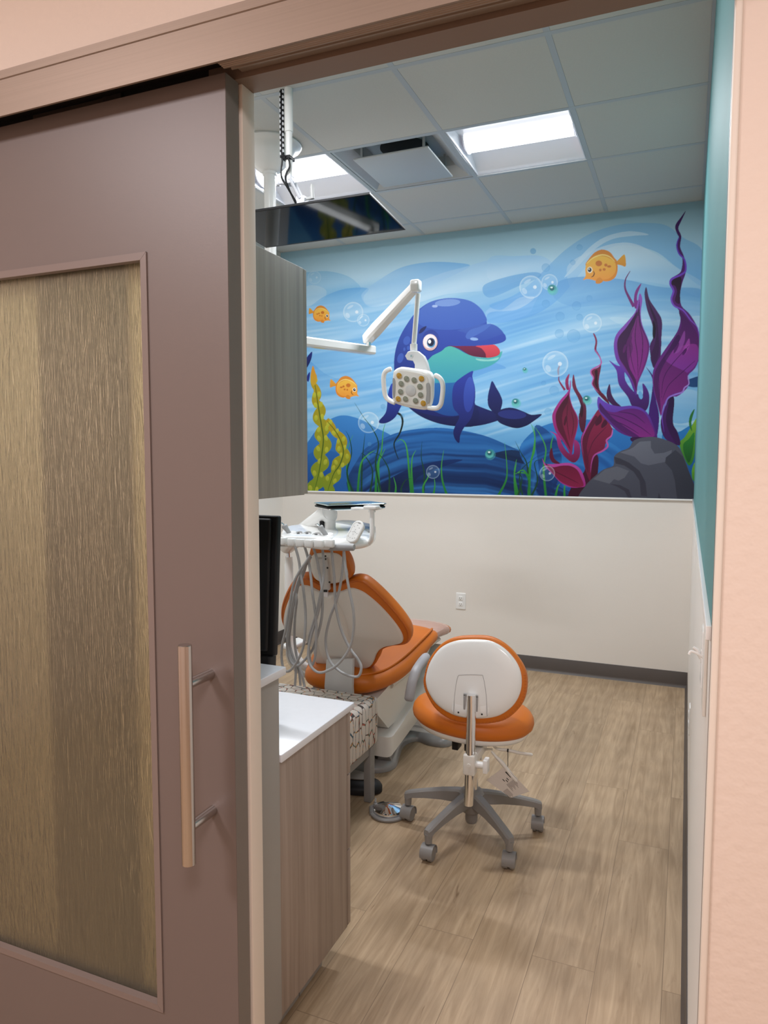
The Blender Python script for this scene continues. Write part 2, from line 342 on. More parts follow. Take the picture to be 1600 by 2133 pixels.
# vinyl base
def cove(name, a, bb, n):
    """cove base from a to bb (floor points), n = into the room"""
    a, bb, n = V(a), V(bb), V(n); prof = [(0, 0), (.014, 0), (.012, .003), (.006, .012), (.004, .02), (.004, .097), (.002, .100), (0, .100)]
    vs = [p+n*o+Z*h for p in (a, bb) for (o, h) in prof]; k = len(prof)
    fs = [[i, (i+1) % k, k+(i+1) % k, k+i] for i in range(k)]+[list(range(k))[::-1], [k+i for i in range(k)]]
    return struct(MB().add(vs, fs), name, M['base'])
cove('baseboard_back', (XL, DB, 0), (0, DB, 0), (0, -1, 0)); cove('baseboard_left', (XL, 2.0, 0), (XL, DB, 0), (1, 0, 0)); cove('baseboard_right', (0, YW1+.06, 0), (0, DB, 0), (-1, 0, 0))
# white cap strips under the mural and the teal paint
struct(MB().box((XL, DB-.010, ZR-.009), (0, DB, ZR+.002), .001), 'trim_1', M['white'])
struct(MB().box((-.008, YW1, ZR-.018), (0, DB, ZR+.004), .001), 'trim_2', M['white'])
# header of the sliding door: fascia, stepped underside, track cavity
def extr(mb, prof, x0, x1, mi=0):
    k = len(prof); vs = [(x, y, z) for x in (x0, x1) for (y, z) in prof]
    mb.add(vs, [[i, (i+1) % k, k+(i+1) % k, k+i] for i in range(k)]+[list(range(k))[::-1], [k+i for i in range(k)]], mi)
b = MB()
gro = [(1.050, 2.112)]
for i in range(4): y = 1.053+i*.005; gro += [(y, 2.112), (y+.001, 2.1135), (y+.002, 2.1135), (y+.003, 2.112)]
extr(b, [(1.144, 2.20), (1.058, 2.20), (1.050, 2.196), (1.050, 2.181), (1.0522, 2.1795), (1.050, 2.178), (1.050, 2.112), (1.0545, 2.112), (1.0545, 2.166), (1.144, 2.166)], -3.1, .006)
struct(b, 'trim_3', M['bronze'])
b = MB(); extr(b, [(1.0548, 2.1655)]+[(max(y, 1.0548), z) for y, z in gro]+[(1.074, 2.112), (1.074, 2.1655)], XO+.012, .006); struct(b, 'trim_11', M['bronze'])
b = MB()
extr(b, [(1.076, 2.165), (1.076, 2.1215), (1.086, 2.1215), (1.087, 2.124), (1.094, 2.124), (1.095, 2.1215), (1.098, 2.1215), (1.098, 2.165)], XO+.012, .006)
extr(b, [(1.098, 2.165), (1.100, 2.132), (1.128, 2.132), (1.129, 2.165)], XO+.012, .006)
struct(b, 'trim_4', M['bronze'])
b = MB(); extr(b, [(1.1295, 2.185), (1.1295, ZO), (1.183, ZO), (1.185, ZO+.002), (1.185, 2.185)], XO-.06, .006); struct(b, 'trim_5', M['soffit'])
struct(MB().box((-3.1, 1.0555, 2.150), (XO+.012, 1.1285, 2.1655)).box((-3.1, 1.1410, 2.06), (XO-.05, 1.1445, 2.166)), 'trim_6', M['dark'])  # dark plates put in for the shade of the track cavity
# right jamb metal edge
struct(MB().box((-.0005, YW0-.004, 0), (.010, YW0+.020, ZO), .003), 'trim_7', M['cream'])
struct(MB().box((-.0009, YW0+.0205, 0), (.006, YW0+.028, ZO), .001), 'trim_8', M['trimm'])
# studs seen through the glass
xs = [at(p, 600, 'y', 1.1435).x for p in (85, 230, 268)]
struct(MB().box((xs[0], 1.138, 0), (xs[1], YW0, ZO+.03), .001), 'trim_9', M['stud'])
struct(MB().box((xs[1], 1.135, 0), (xs[2], YW0, ZO+.03), .001), 'trim_10', M['base'])
# sliding door leaf
door = bpy.data.objects.new('door_1', None); COL.objects.link(door); door.location = (XO, YF, 0); door['kind'] = 'structure'
x1, x0, gx1, gx0, gz1, gz0 = -.804, -2.02, -.988, -1.83, 1.832, .338
b = MB()
b.box((gx1, YF, .01), (x1-.0006, YF+.04, 2.122), mi=0); b.box((x0, YF, .01), (gx0, YF+.04, 2.122), mi=0)
b.box((gx0, YF, gz1), (gx1, YF+.04, 2.122), mi=0); b.box((gx0, YF, .01), (gx1, YF+.04, gz0), mi=0)
b.box((x1-.0008, YF+.0008, .01), (x1, YF+.0392, 2.122), mi=1)
b.build('door_panel', [M['door'], M['door_edge']], door)
b = MB(); bw = .010     # mitred glazing bead
for (p, q, r_, s_) in (((gx0-.004, gz1+.004), (gx1+.004, gz1+.004), (gx1-bw, gz1-bw), (gx0+bw, gz1-bw)), ((gx1+.004, gz1+.004), (gx1+.004, gz0-.004), (gx1-bw, gz0+bw), (gx1-bw, gz1-bw)),
                       ((gx1+.004, gz0-.004), (gx0-.004, gz0-.004), (gx0+bw, gz0+bw), (gx1-bw, gz0+bw)), ((gx0-.004, gz0-.004), (gx0-.004, gz1+.004), (gx0+bw, gz1-bw), (gx0+bw, gz0+bw))):
    q4 = [p, q, r_, s_]; c = sum((V((a[0], a[1])) for a in q4), V((0, 0)))/4; q4 = [c+(V((a[0], a[1]))-c)*.9995 for a in q4]
    vs = [(a.x, YF-.003, a.y) for a in q4]+[(a.x, YF+.012, a.y) for a in q4]
    b.add(vs, [(0, 1, 2, 3), (4, 5, 6, 7), (0, 1, 5, 4), (1, 2, 6, 5), (2, 3, 7, 6), (3, 0, 4, 7)])
b.build('glazing_bead', M['trimm'], door)
MB().box((gx0+.002, YF+.013, gz0+.002), (gx1-.002, YF+.019, gz1-.002)).build('glass_pane', M['rain'], door)
b = MB(); hx, hy = -.856, 1.026
b.lathe([(0, 0), (.0115, 0), (.0125, .001), (.0125, .405), (.0115, .406), (0, .406)], (hx, hy, .7155), Z, 40)
for z in (1.048, .783): b.lathe([(0.0098, 0), (.0098, YF-hy)], (hx, hy, z), Y, 32)
b.build('pull_handle', M['steel'], door, label='brushed steel tubular pull handle')
# ================================================================ fixtures in the ceiling
def troffer(x0, x1, y0, y1, label):
    t = thing('ceiling_light', label, 'ceiling light', ((x0+x1)/2, (y0+y1)/2, H), group='recessed ceiling lights')
    x0 += .014; x1 -= .014; y0 += .014; y1 -= .014; yc = (y0+y1)/2
    b = MB(); prof = [(y0, H-.002), (y0+.01, H)]
    for k in range(9): a = k/8; prof.append((y0+.012+a*(yc-.10-y0-.012), H+.062*math.sin(a*math.pi/2)))
    for k in range(9): a = 1-k/8; prof.append((y1-.012-a*(y1-.012-yc-.10), H+.062*math.sin(a*math.pi/2)))
    prof += [(y1-.01, H), (y1, H-.002), (y1, H+.10), (y0, H+.10)]
    k = len(prof)
    extr(b, prof, x0, x1)
    b.box((x0, y0, H-.002), (x0+.006, y1, H+.08)); b.box((x1-.006, y0, H-.002), (x1, y1, H+.08))
    b.build('housing', M['reflector'], t)
    b = MB(); q = []
    for k in range(13): a = math.pi*k/12; q.append((yc-.078*math.cos(a), H+.060-.048*math.sin(a)))
    extr(b, q, x0+.030, x1-.020); b.build('lens', emis('lit_lens', (.93, .95, 1.0), LENS), t)
    lo = area('troffer_light', ((x0+x1)/2, yc, H+.0105), .50, TROFFER, (.93, .955, 1.0), sy=.085); lo.parent = t; lo.matrix_parent_inverse = Matrix.Translation(-t.location)
    for xx in (x0+.022, x1-.019):
        b = MB(); q = []
        for k in range(13): a = math.pi*k/12; q.append((yc-.084*math.cos(a), H+.060-.054*math.sin(a)))
        extr(b, q, xx, xx+.007); b.build('end_cap', M['reflector'], t)
    return t
troffer(XG[3], XG[4], YG[4], YG[5], 'lit recessed square ceiling light above the mural, right of the air vent')
troffer(XG[1], XG[2], YG[4], YG[5], 'lit recessed square ceiling light above the hanging television, left of the air vent')
troffer(XG[2], XG[3], YG[1], YG[2], 'added unseen ceiling light just inside the door header, brightening the room')  # added fixture, out of view, to help light the room
t = thing('ceiling_vent', 'square white plaque air vent recessed in the ceiling between the two lights', 'air vent', ((XG[2]+XG[3])/2, (YG[4]+YG[5])/2, H))
x0, x1, y0, y1 = XG[2]+.014, XG[3]-.014, YG[4]+.014, YG[5]-.014
b = MB(); A = [(0, H-.002), (.012, H), (.075, H+.045), (.10, H+.09)]; R = []
for (i, z) in A: R += [(x0+i, y0+i, z), (x1-i, y0+i, z), (x1-i, y1-i, z), (x0+i, y1-i, z)]
b.add(R, [[4*j+k, 4*j+(k+1) % 4, 4*j+4+(k+1) % 4, 4*j+4+k] for j in range(3) for k in range(4)]+[(12, 13, 14, 15)])
b.build('vent_frame', M['tee'], t, ang=20)
c = V(((x0+x1)/2, (y0+y1)/2, 0)); pc = c+V((0, 0, H-.012)); 
MB().box((c.x-.205, c.y-.205, H-.022), (c.x+.205, c.y+.205, H-.012), .004).build('plaque', M['tee'], t)
b = MB(); b.lathe([(.13, 0), (.13, .004)], (c.x, c.y, H+.084), Z, 40); b.build('duct_opening', M['dark'], t)  # dark disc stands in for the shade up the duct
for (sx, sy) in ((1, 1), (-1, 1), (1, -1), (-1, -1)): MB().box((c.x+sx*.17-.006, c.y+sy*.17-.006, H-.012), (c.x+sx*.17+.006, c.y+sy*.17+.006, H+.09)).build('hanger', M['tee'], t)
# ================================================================ cabinets along the door wall
XC = -.905
t = thing('wall_cabinet', 'grey woodgrain upper cabinet hanging high beside the doorway', 'cabinet', (-1.4, 1.4, 1.363))
MB().box((-1.85, YW1+.025, 1.363), (-.919, 1.545, 1.903)).build('body', M['upwood'], t)
MB().box((-.919, YW1+.022, 1.363), (-.900, 1.545, 1.903), .001).build('end_panel', M['upwood'], t)
for x0, x1 in ((-1.374, -.902), (-1.848, -1.378)): MB().box((x0, 1.547, 1.365), (x1, 1.565, 1.903), .001).build('door', M['upwood'], t)
t = thing('base_cabinet', 'grey brown woodgrain base cabinet below the white counter, by the doorway', 'cabinet', (-1.4, 1.6, 0))
MB().box((-1.9, 1.4215, .105), (XC-.019, 1.79, .738)).build('body', M['wood'], t)
MB().box((XC-.019, 1.4215, .105), (XC, 1.79, .738), .0008).build('end_panel', M['wood'], t)
for z0, z1 in ((.107, .330), (.334, .552), (.556, .736)): MB().box((-1.45, 1.7925, z0), (XC+.0, 1.811, z1), .001).build('drawer', M['wood'], t)
b = MB(); b.box((-1.9, 1.422, 0), (XC-.060, 1.612, .104)); b.box((-1.9, 1.616, 0), (XC-.060, 1.745, .104)); b.build('toe_kick', M['greylam'], t)
t = thing('ledge_cabinet', 'tall plain grey laminate cabinet at the door jamb, higher than the counter', 'cabinet', (-1.4, 1.3, 0))
MB().box((-1.9, YW1+.006, .105), (XC+.003, 1.42, .948), .001).build('body', M['greylam'], t)
MB().box((-1.9, YW1+.006, 0), (XC-.060, 1.4205, .104)).build('toe_kick', M['greylam'], t)
o = MB().box((-1.92, YW1+.006, .949), (XC+.016, 1.432, .968), .002).build('countertop', M['quartz']); o['label'] = 'small white quartz ledge on top of the tall grey cabinet'; o['category'] = 'countertop'
o = MB().box((-1.92, 1.421, .739), (XC+.008, 1.822, .758), .002).build('countertop', M['quartz']); o['label'] = 'white quartz countertop on the woodgrain base cabinet'; o['category'] = 'countertop'
# monitor seen from behind
t = thing('computer_monitor', 'black computer monitor standing on the white counter behind the door jamb', 'monitor', (-1.28, 1.62, .758))
Mm = Matrix.Translation((-1.28, 1.605, 1.115)) @ Matrix.Rotation(math.radians(-4), 4, 'X')
b = MB(); b.box((-.265, -.010, -.178), (.265, .012, .188), .005, M=Mm); b.build('housing', M['black'], t)
b = MB(); b.box((-.235, -.022, -.165), (.250, -.008, .180), .006, M=Mm); b.build('back_cover', M['black'], t)
b = MB(); b.box((.17, -.020, -.213), (.258, .018, -.176), .006, M=Mm); b.build('speaker', M['black'], t)
b = MB(); b.box((-.258, .0122, -.170), (.258, .0130, .180), M=Mm); b.build('screen', M['glassy'], t)
b = MB(); b.box((-1.33, 1.60, .77), (-1.24, 1.625, 1.02), .006); b.box((-1.42, 1.53, .758), (-1.15, 1.72, .772), .004); b.build('stand', M['black'], t)
# ================================================================ bench
t = thing('bench', 'upholstered bench printed with coloured hexagon outlines behind the counter', 'bench', (-1.75, 2.52, 0))
b = MB(); Mb = Matrix.Identity(4)
b.box((-2.35, 2.27, .240), (-1.218, 2.752, .447), .022); b.build('cushion', M['fabric'], t)
b = MB(); b.box((-2.33, 2.29, .205), (-1.235, 2.735, .239), .002); b.build('frame', M['stoolgrey'], t)
for x in (-1.262, -2.33):
    for y in (2.69, 2.29): MB().box((x, y, 0), (x+.032, y+.045, .239), .003).build('leg', M['stoolgrey'], t)
b = MB(); q = [(-2.34, 2.751), (-1.23, 2.751)]
# ================================================================ foot pedals
t = thing('foot_pedal', 'round chrome foot pedal on a grey ring, beside the stool caster', 'foot control', (-1.115, 2.63, 0))
b = MB(); pc = V((-1.124, 2.632, 0))
b.lathe([(.070, .0), (.074, .004), (.074, .010), (.068, .015), (.060, .015), (.060, .002)], pc, Z, 48)
b.tube([pc+V((-.060, -.035, .007)), pc+V((-.082, .01, .007)), pc+V((-.070, .045, .007))], .009, 10); b.build('base_ring', M['stoolgrey'], t)
b = MB(); b.lathe([(.054, .014), (.060, .016), (.0605, .026), (.058, .029), (.03, .038), (.001, .047)], pc, Z, 64); b.build('disc', M['chrome'], t, ang=25)
b = MB(); b.lathe([(.008, 0.010), (.008, .024), (.0045, .026), (.0045, .034)], pc+V((-.067, .020, 0)), Z, 16); b.tube(smooth([pc+V((-.067, .020, .033)), pc+V((-.070, .030, .040)), pc+V((-.080, .045, .02)), pc+V((-.090, .060, .006))], False), .0025, 8); b.build('hose_fitting', M['grey_pl'], t)
t = thing('foot_rheostat', 'black pebble-shaped foot control under the bench', 'foot control', (-1.36, 2.80, 0))
b = MB(); oo = smooth([(-1.52, 2.73), (-1.40, 2.705), (-1.28, 2.73), (-1.225, 2.78), (-1.25, 2.84), (-1.36, 2.87), (-1.50, 2.86), (-1.56, 2.80)])
b.pad([(p.x, p.y) for p in oo], (0, 0, .002), X, Y, Z, [(.006, 0), (0, .004), (0, .022), (.008, .034), (.028, .046), (.05, .052)]); b.build('body', M['black'], t)
b = MB(); b.pad([(p.x*.7-.415, p.y*.55+1.262) for p in oo], (0, 0, .053), X, Y, Z, rnd(.003, .007, 3)); b.build('pedal_plate', M['door_edge'], t)
# ================================================================ dental chair
YB = 2.95; P0 = at(716, 1385, 'y', YB); TH = math.radians(24)
bu = X.copy(); bv = V((0, -math.sin(TH), math.cos(TH))); bn = V((0, -math.cos(TH), -math.sin(TH)))   # bn = towards the viewer of the back
def onb(pts, k=5, sc=4.706, ox=520, oy=1020, closed=True, off=0.0):
    o0 = P0+bn*off; out = []
    for (x, y) in pts:
        q = atp(ox+x/sc, oy+y/sc, o0, bn)-o0; out.append((q.dot(bu), q.dot(bv)))
    return [(p.x, p.y) for p in smooth([(a, b_) for a, b_ in out], closed, k)]
ch = thing('dental_chair', 'orange dental chair with white shell back, reclined towards the mural wall', 'dental chair', (-1.47, 3.2, 0))
ou = [(620, 875), (560, 851), (500, 853), (440, 880), (380, 960), (330, 1070), (305, 1180), (312, 1280), (350, 1365), (420, 1425), (500, 1440), (580, 1490), (620, 1560), (635, 1660), (680, 1730), (800, 1760), (1000, 1735), (1100, 1762), (1200, 1745), (1262, 1660), (1300, 1575), (1400, 1535), (1500, 1525), (1560, 1500), (1582, 1430), (1550, 1330), (1440, 1180), (1280, 1010), (1150, 900), (1080, 872), (1010, 872), (900, 905), (800, 925), (700, 915)]
ou = onb(ou)
# the cushion wraps the far side of the shell
b = MB(); b.pad(ou, P0, bu, bv, -bn, [(.016, -.006), (.008, -.004), (.002, .002), (0, .012), (0, .030), (.004, .045), (.015, .058), (.035, .066)]); b.build('backrest_cushion', M['orange'], ch)
b = MB()   # piping round the near edge
ins = []
N = len(ou); P2 = [V(p) for p in ou]; sgn = 1 if sum(P2[i].x*P2[(i+1) % N].y-P2[(i+1) % N].x*P2[i].y for i in range(N)) > 0 else -1
def inset(d):
    out = []
    for i in range(N):
        t_ = (P2[(i+1) % N]-P2[i-1]).normalized(); nn = V((-t_.y, t_.x))*sgn; out.append(P2[i]+nn*d)
    return out
loop = [P0+bu*p.x+bv*p.y+bn*.004 for p in inset(.010)]; b.tube(loop+[loop[0], loop[1]], .0045, 8, caps=False); b.build('piping', M['orange_d'], ch)
sh = [(560, 928), (500, 935), (440, 985), (380, 1100), (345, 1230), (345, 1340), (395, 1408), (480, 1432), (560, 1470), (615, 1530), (640, 1620), (660, 1680), (740, 1705), (870, 1715), (1000, 1720), (1100, 1742), (1180, 1728), (1225, 1670), (1260, 1585), (1320, 1535), (1420, 1512), (1495, 1490), (1512, 1440), (1480, 1360), (1400, 1250), (1280, 1120), (1150, 1010), (1060, 965), (990, 955), (900, 985), (800, 997), (700, 985), (620, 945)]
b = MB(); b.pad(onb(sh), P0-bn*.002, bu, bv, bn, [(0, 0), (0, .010), (.004, .016), (.012, .019)]); b.build('backrest_shell', M['offwhite'], ch)
b = MB()   # raised spine down the middle of the shell
b.pad(onb([(700, 1000), (680, 1200), (690, 1450), (740, 1640), (870, 1700), (1000, 1690), (1010, 1500), (960, 1250), (880, 1080), (850, 1000), (780, 995)]), P0+bn*.012, bu, bv, bn, [(0, 0), (.003, .012), (.010, .020), (.016, .022)]); b.build('spine_cover', M['offwhite'], ch)
hd = [(585, 620), (608, 565), (690, 540), (800, 540), (880, 575), (930, 620), (980, 700), (1008, 790), (1005, 850), (960, 890), (880, 912), (800, 920), (700, 900), (630, 865), (588, 790), (575, 700)]
hr = thing('x', 'x', 'x', (0, 0, 0)); bpy.data.objects.remove(hr)
b = MB(); hp = onb(hd); b.pad(hp, P0+bn*.004, bu, bv, -bn, [(.014, -.004), (.004, 0), (0, .010), (0, .03), (.008, .05), (.03, .064)]); b.build('headrest_cushion', M['orange'], ch)
b = MB(); b.pad(onb([(620, 640), (660, 615), (750, 605), (850, 610), (905, 640), (945, 710), (972, 790), (968, 845), (900, 890), (800, 905), (710, 890), (650, 850), (615, 770), (608, 700)]), P0+bn*.002, bu, bv, bn, [(0, 0), (0, .010), (.006, .016), (.02, .019)]); b.build('headrest_shell', M['offwhite'], ch)
b = MB(); b.pad(onb([(690, 640), (790, 640), (800, 760), (815, 945), (730, 950), (725, 780), (690, 740)], 1), P0+bn*.018, bu, bv, bn, rnd(.003, .016, 3)); b.build('headrest_bracket', M['lgrey'], ch)
b = MB(); b.pad(onb([(715, 955), (790, 955), (795, 1020), (715, 1015)], 1), P0+bn*.020, bu, bv, bn, rnd(.002, .012, 3)); b.build('headrest_slot', M['reflector'], ch)
b = MB(); b.pad(onb([(722, 940), (795, 940), (795, 958), (722, 958)], 1), P0+bn*.034, bu, bv, bn, [(0, 0), (0, .003)]); b.build('bracket_gap', M['black'], ch)
for (x, y) in ((745, 650), (765, 765), (785, 905), (745, 680)): 
    q = atp(520+x/4.706, 1020+y/4.706, P0+bn*.036, bn); MB().lathe([(.004, 0), (.004, .003)], q, bn, 10).build('screw', M['black'], ch)
# seat cushion: lofted along y
CX = P0.x+.01
def loft(mb, secs, seg=20, mi=0, p=2.6):
    """sections (y, cx, half width, z bottom, z top)"""
    vs = []
    for (y, cx_, hw, z0, z1) in secs:
        for k in range(seg):
            a = 2*math.pi*k/seg; c_, s_ = math.cos(a), math.sin(a)
            vs.append((cx_+hw*math.copysign(abs(c_)**(2/p), c_), y, (z0+z1)/2+(z1-z0)/2*math.copysign(abs(s_)**(2/p), s_)))
    n = len(secs); fs = [[i*seg+k, i*seg+(k+1) % seg, (i+1)*seg+(k+1) % seg, (i+1)*seg+k] for i in range(n-1) for k in range(seg)]
    fs += [list(range(seg))[::-1], [(n-1)*seg+k for k in range(seg)]]
    return mb.add(vs, fs, mi)
def sm(rows, n=5): return [tuple(v) for v in smooth5(rows, n)]
def smooth5(rows, n):
    out = []; N_ = len(rows)
    for i in range(N_-1):
        a, b_, c_, d = rows[max(i-1, 0)], rows[i], rows[i+1], rows[min(i+2, N_-1)]
        for k in range(n):
            t_ = k/n; out.append([.5*((2*b_[j])+(c_[j]-a[j])*t_+(2*a[j]-5*b_[j]+4*c_[j]-d[j])*t_*t_+(3*b_[j]-a[j]-3*c_[j]+d[j])*t_**3) for j in range(len(b_))])
    out.append(rows[-1]); return out
b = MB(); loft(b, sm([(2.835, CX, .06, .425, .455), (2.845, CX, .12, .405, .475), (2.88, CX, .175, .39, .495), (2.98, CX, .22, .385, .505), (3.10, CX, .255, .40, .53), (3.25, CX, .275, .44, .565), (3.38, CX, .28, .475, .585), (3.47, CX, .275, .49, .588), (3.51, CX, .25, .51, .57)]), 32); b.build('seat_cushion', M['orange'], ch, ang=60)
b = MB(); pts = [V((CX+.03, 2.852, .478)), V((CX+.10, 2.868, .484)), V((CX+.155, 2.91, .488)), V((CX+.192, 3.0, .492)), V((CX+.226, 3.12, .520)), V((CX+.246, 3.26, .553)), V((CX+.252, 3.38, .572)), V((CX+.242, 3.47, .574))]; b.tube(smooth(pts, False), .006, 8); b.build('seat_piping', M['orange'], ch); b = MB()
pts = [V((2*CX-p.x, p.y, p.z)) for p in pts]; b.tube(smooth(pts, False), .006, 8); b.build('seat_piping', M['orange'], ch)
b = MB(); loft(b, sm([(3.48, CX, .23, .50, .565), (3.60, CX+.0, .225, .475, .548), (3.80, CX, .205, .44, .525), (3.98, CX, .185, .41, .49), (4.06, CX, .15, .41, .46)]), 28); b.build('leg_rest', M['orange'], ch, ang=60)
b = MB(); loft(b, sm([(3.54, CX, .236, .468, .562), (3.70, CX, .222, .45, .545), (3.90, CX, .203, .42, .516)]), 28); b.build('toe_cover', M['plasticfilm'], ch, label='clear plastic toe cover wrinkled over the orange leg rest')
b = MB(); loft(b, [(3.05, CX, .20, .36, .43), (3.3, CX, .215, .37, .46), (3.6, CX, .18, .41, .47), (3.9, CX, .15, .39, .43)], 24); b.build('seat_shell', M['offwhite'], ch, ang=60)
# upper link and base covers
b = MB(); extr_pts = [(2.86, .375), (3.30, .44), (3.62, .44), (3.40, .30), (3.20, .20), (3.02, .20), (2.90, .30)]
k = len(extr_pts); vs = [(x, y, z) for x in (CX-.14, CX+.185) for (y, z) in extr_pts]
b.add(vs, [[i, (i+1) % k, k+(i+1) % k, k+i] for i in range(k)]+[list(range(k))[::-1], [k+i for i in range(k)]]); b.build('lift_arm_cover', M['offwhite'], ch)
b = MB(); extr_pts = [(2.96, .085), (3.30, .125), (3.95, .185), (4.02, .30), (3.90, .38), (3.45, .30), (3.12, .205), (2.97, .175)]
k = len(extr_pts); n_ = 6; vs = []; fs = []
prof = [(CX-.17, .030), (CX-.164, .013), (CX-.150, .003), (CX-.135, 0), (CX+.190, 0), (CX+.205, .003), (CX+.216, .013), (CX+.220, .030)]
for (x, d) in prof:
    c_ = V((sum(p[0] for p in extr_pts)/k, sum(p[1] for p in extr_pts)/k))
    for (y, z) in extr_pts: q = V((y, z)); q = q-(q-c_).normalized()*d; vs.append((x, q.x, q.y))
for j in range(7): fs += [[j*k+i, j*k+(i+1) % k, j*k+k+(i+1) % k, j*k+k+i] for i in range(k)]
fs += [list(range(k))[::-1], [7*k+i for i in range(k)]]
b.add(vs, fs); b.build('pump_cover', M['offwhite'], ch, ang=40)
b = MB(); q = at(797, 1488, 'x', CX+.186)
b.box((CX-.10, 3.0, .10), (CX+.12, 3.6, .22), .01); b.build('lift_mechanism', M['black'], ch)
# floor casting
o2 = smooth([(-1.78, 2.99), (-1.60, 2.935), (-1.42, 2.93), (-1.30, 2.975), (-1.262, 3.05), (-1.285, 3.16), (-1.315, 3.30), (-1.28, 3.385), (-1.20, 3.36), (-1.12, 3.37), (-1.10, 3.43), (-1.17, 3.50), (-1.28, 3.55), (-1.33, 3.75), (-1.33, 3.98), (-1.62, 3.98), (-1.66, 3.6), (-1.80, 3.45), (-1.80, 3.37), (-1.66, 3.30), (-1.66, 3.10), (-1.78, 3.05)], True, 5)
b = MB(); b.pad([(p.x, p.y) for p in o2], (0, 0, .001), X, Y, Z, [(0, 0), (0, .012), (.006, .024), (.016, .034), (.028, .040)]); b.build('base_plate', M['basegrey'], ch, ang=60)
b = MB(); b.tube(smooth([V((-1.31, 3.03, .035)), V((-1.33, 3.12, .055)), V((-1.34, 3.30, .10)), V((-1.35, 3.45, .16))], False), .033, 14); b.tube(smooth([V((-1.40, 3.03, .035)), V((-1.40, 3.12, .055)), V((-1.41, 3.30, .10)), V((-1.41, 3.45, .16))], False), .03, 14); b.build('base_rib', M['basegrey'], ch)
# strap cover hanging behind the backrest
q = [at(680, 1374, 'y', 2.86), at(735, 1373, 'y', 2.86), at(733, 1432, 'y', 2.80), at(735, 1470, 'y', 2.82), at(679, 1470, 'y', 2.82), at(676, 1430, 'y', 2.80)]
b = MB(); vs = [p for p in q]+[p+V((0, .02, 0)) for p in q]; b.add(vs, [(0, 1, 2, 5), (5, 2, 3, 4), (6, 7, 8, 11), (11, 8, 9, 10)]+[(i, (i+1) % 6, 6+(i+1) % 6, 6+i) for i in range(6)]); b.build('lower_back_cover', M['lgrey'], ch, ang=60)
b = MB(); b.box((CX-.14, 2.88, .34), (CX+.06, 3.06, .40), .01); b.build('hinge_cover', M['basegrey'], ch)
# armrests
def arm(pxs, x, r=.030):
    pts = [at(px, py, 'x', x) for px, py in pxs]; b = MB(); pts = smooth(pts, False, 6); n = len(pts)
    rr = [r*(.55 if i in (0, n-1) else .85 if i in (1, n-2) else 1) for i in range(n)]
    b.tube(pts, rr, 16, sx=1.0); return b
arm([(890, 1366), (877, 1381), (866, 1399), (859, 1420), (854.5, 1442), (852, 1461)], CX+.36, .021).build('armrest', M['lavender'], ch)
b = MB(); pts = [V((CX-.37, 3.10, .50)), V((CX-.38, 3.12, .44)), V((CX-.34, 3.15, .38)), V((CX-.24, 3.18, .34)), V((CX-.10, 3.2, .33))]; b.tube(smooth(pts, False), .03, 14); b.pad(rrect(.07, .18, .03), (CX-.375, 3.14, .50), X, Y, Z, rnd(.01, .025)); b.build('armrest', M['white'], ch)
# ================================================================ delivery unit on its post
du = thing('instrument_delivery_unit', 'white dental instrument unit with hanging grey hoses, on a post over the chair', 'dental delivery unit', (-1.75, 3.02, 0))
zt = 1.152
def onz(pts, z, k=5): return [(p.x, p.y) for p in smooth([(lambda q: (q.x, q.y))(at(570+x/6.154, 1040+y/6.154, 'z', z)) for (x, y) in pts], True, k)]
top = [(95, 450), (120, 385), (180, 345), (300, 325), (480, 318), (640, 328), (760, 350), (825, 385), (835, 425), (800, 470), (740, 500), (660, 492), (520, 488), (400, 482), (280, 478), (170, 478), (120, 476)]
tp = onz(top, zt, 4)
b = MB(); b.pad(tp, (0, 0, zt), X, Y, -Z, [(.010, -.001), (.004, 0), (0, .003), (0, .014), (.004, .024), (.014, .034), (.03, .040)]); b.build('instrument_holder', M['white'], du, ang=60)
for (x, y, w_) in ((130, 487, .024), (232, 499, .0325), (341, 507, .034), (456, 513, .036), (583, 517, .039), (716, 512, .040)):
    q = at(570+x/6.154, 1040+y/6.154, 'z', zt); b = MB(); b.pad(rrect(w_, .024, .009, 5), (q.x, q.y, zt), X, Y, -Z, [(.003, .0005), (.001, .0015), (0, .004), (0, .024), (.001, .028), (.003, .030)]); b.build('hose_saddle', M['white'], du, ang=60)
for (x, y) in ((320, 440), (432, 440), (548, 455)):
    q = at(570+x/6.154, 1040+y/6.154, 'z', zt+.001); nn = V((0, -.35, 1)).normalized()
    b = MB(); b.lathe([(.0165, -.006), (.0185, .0), (.0165, .0035), (.0145, .001), (.0135, -.003)], q, nn, 24, 0); b.lathe([(.0135, -.004), (.0135, -.001)], q, nn, 20, 1)
    b.lathe([(.006, 0), (.006, .002), (.004, .0035)], q+V((0, -.002, 0)), nn, 14, 2); b.build('hanger_ring', [M['lgrey'], M['grey_pl'], M['black']], du)
for (x0, y0, x1, y1) in ((215, 455, 130, 330), (690, 480, 590, 345)):
    a = at(570+x0/6.154, 1040+y0/6.154, 'z', zt-.005); d = at(570+x1/6.154, 1040+y1/6.154, 'y', a.y-.01); e = (d-a).normalized()
    b = MB(); b.lathe([(.0185, -.002), (.0195, .001), (.0165, .004)], a+V((.006, 0, .006)), V((0, -.35, 1)), 22); b.build('hanger_ring', M['lgrey'], du)
    L_ = (d-a).length; b = MB(); b.lathe([(.009, -.02), (.0085, .01), (.010, .03), (.0115, L_*.8), (.0125, L_-.006), (.010, L_), (.004, L_+.001)], a, e, 20); sy_ = b.build('air_syringe', M['grey_pl'], du)
    b = MB(); b.tube([d, d+e*.006+V((-.004, -.006, .004)), d+V((-.014, -.010, .006))], .0035, 8); b.build('nozzle', M['chrome'], sy_)
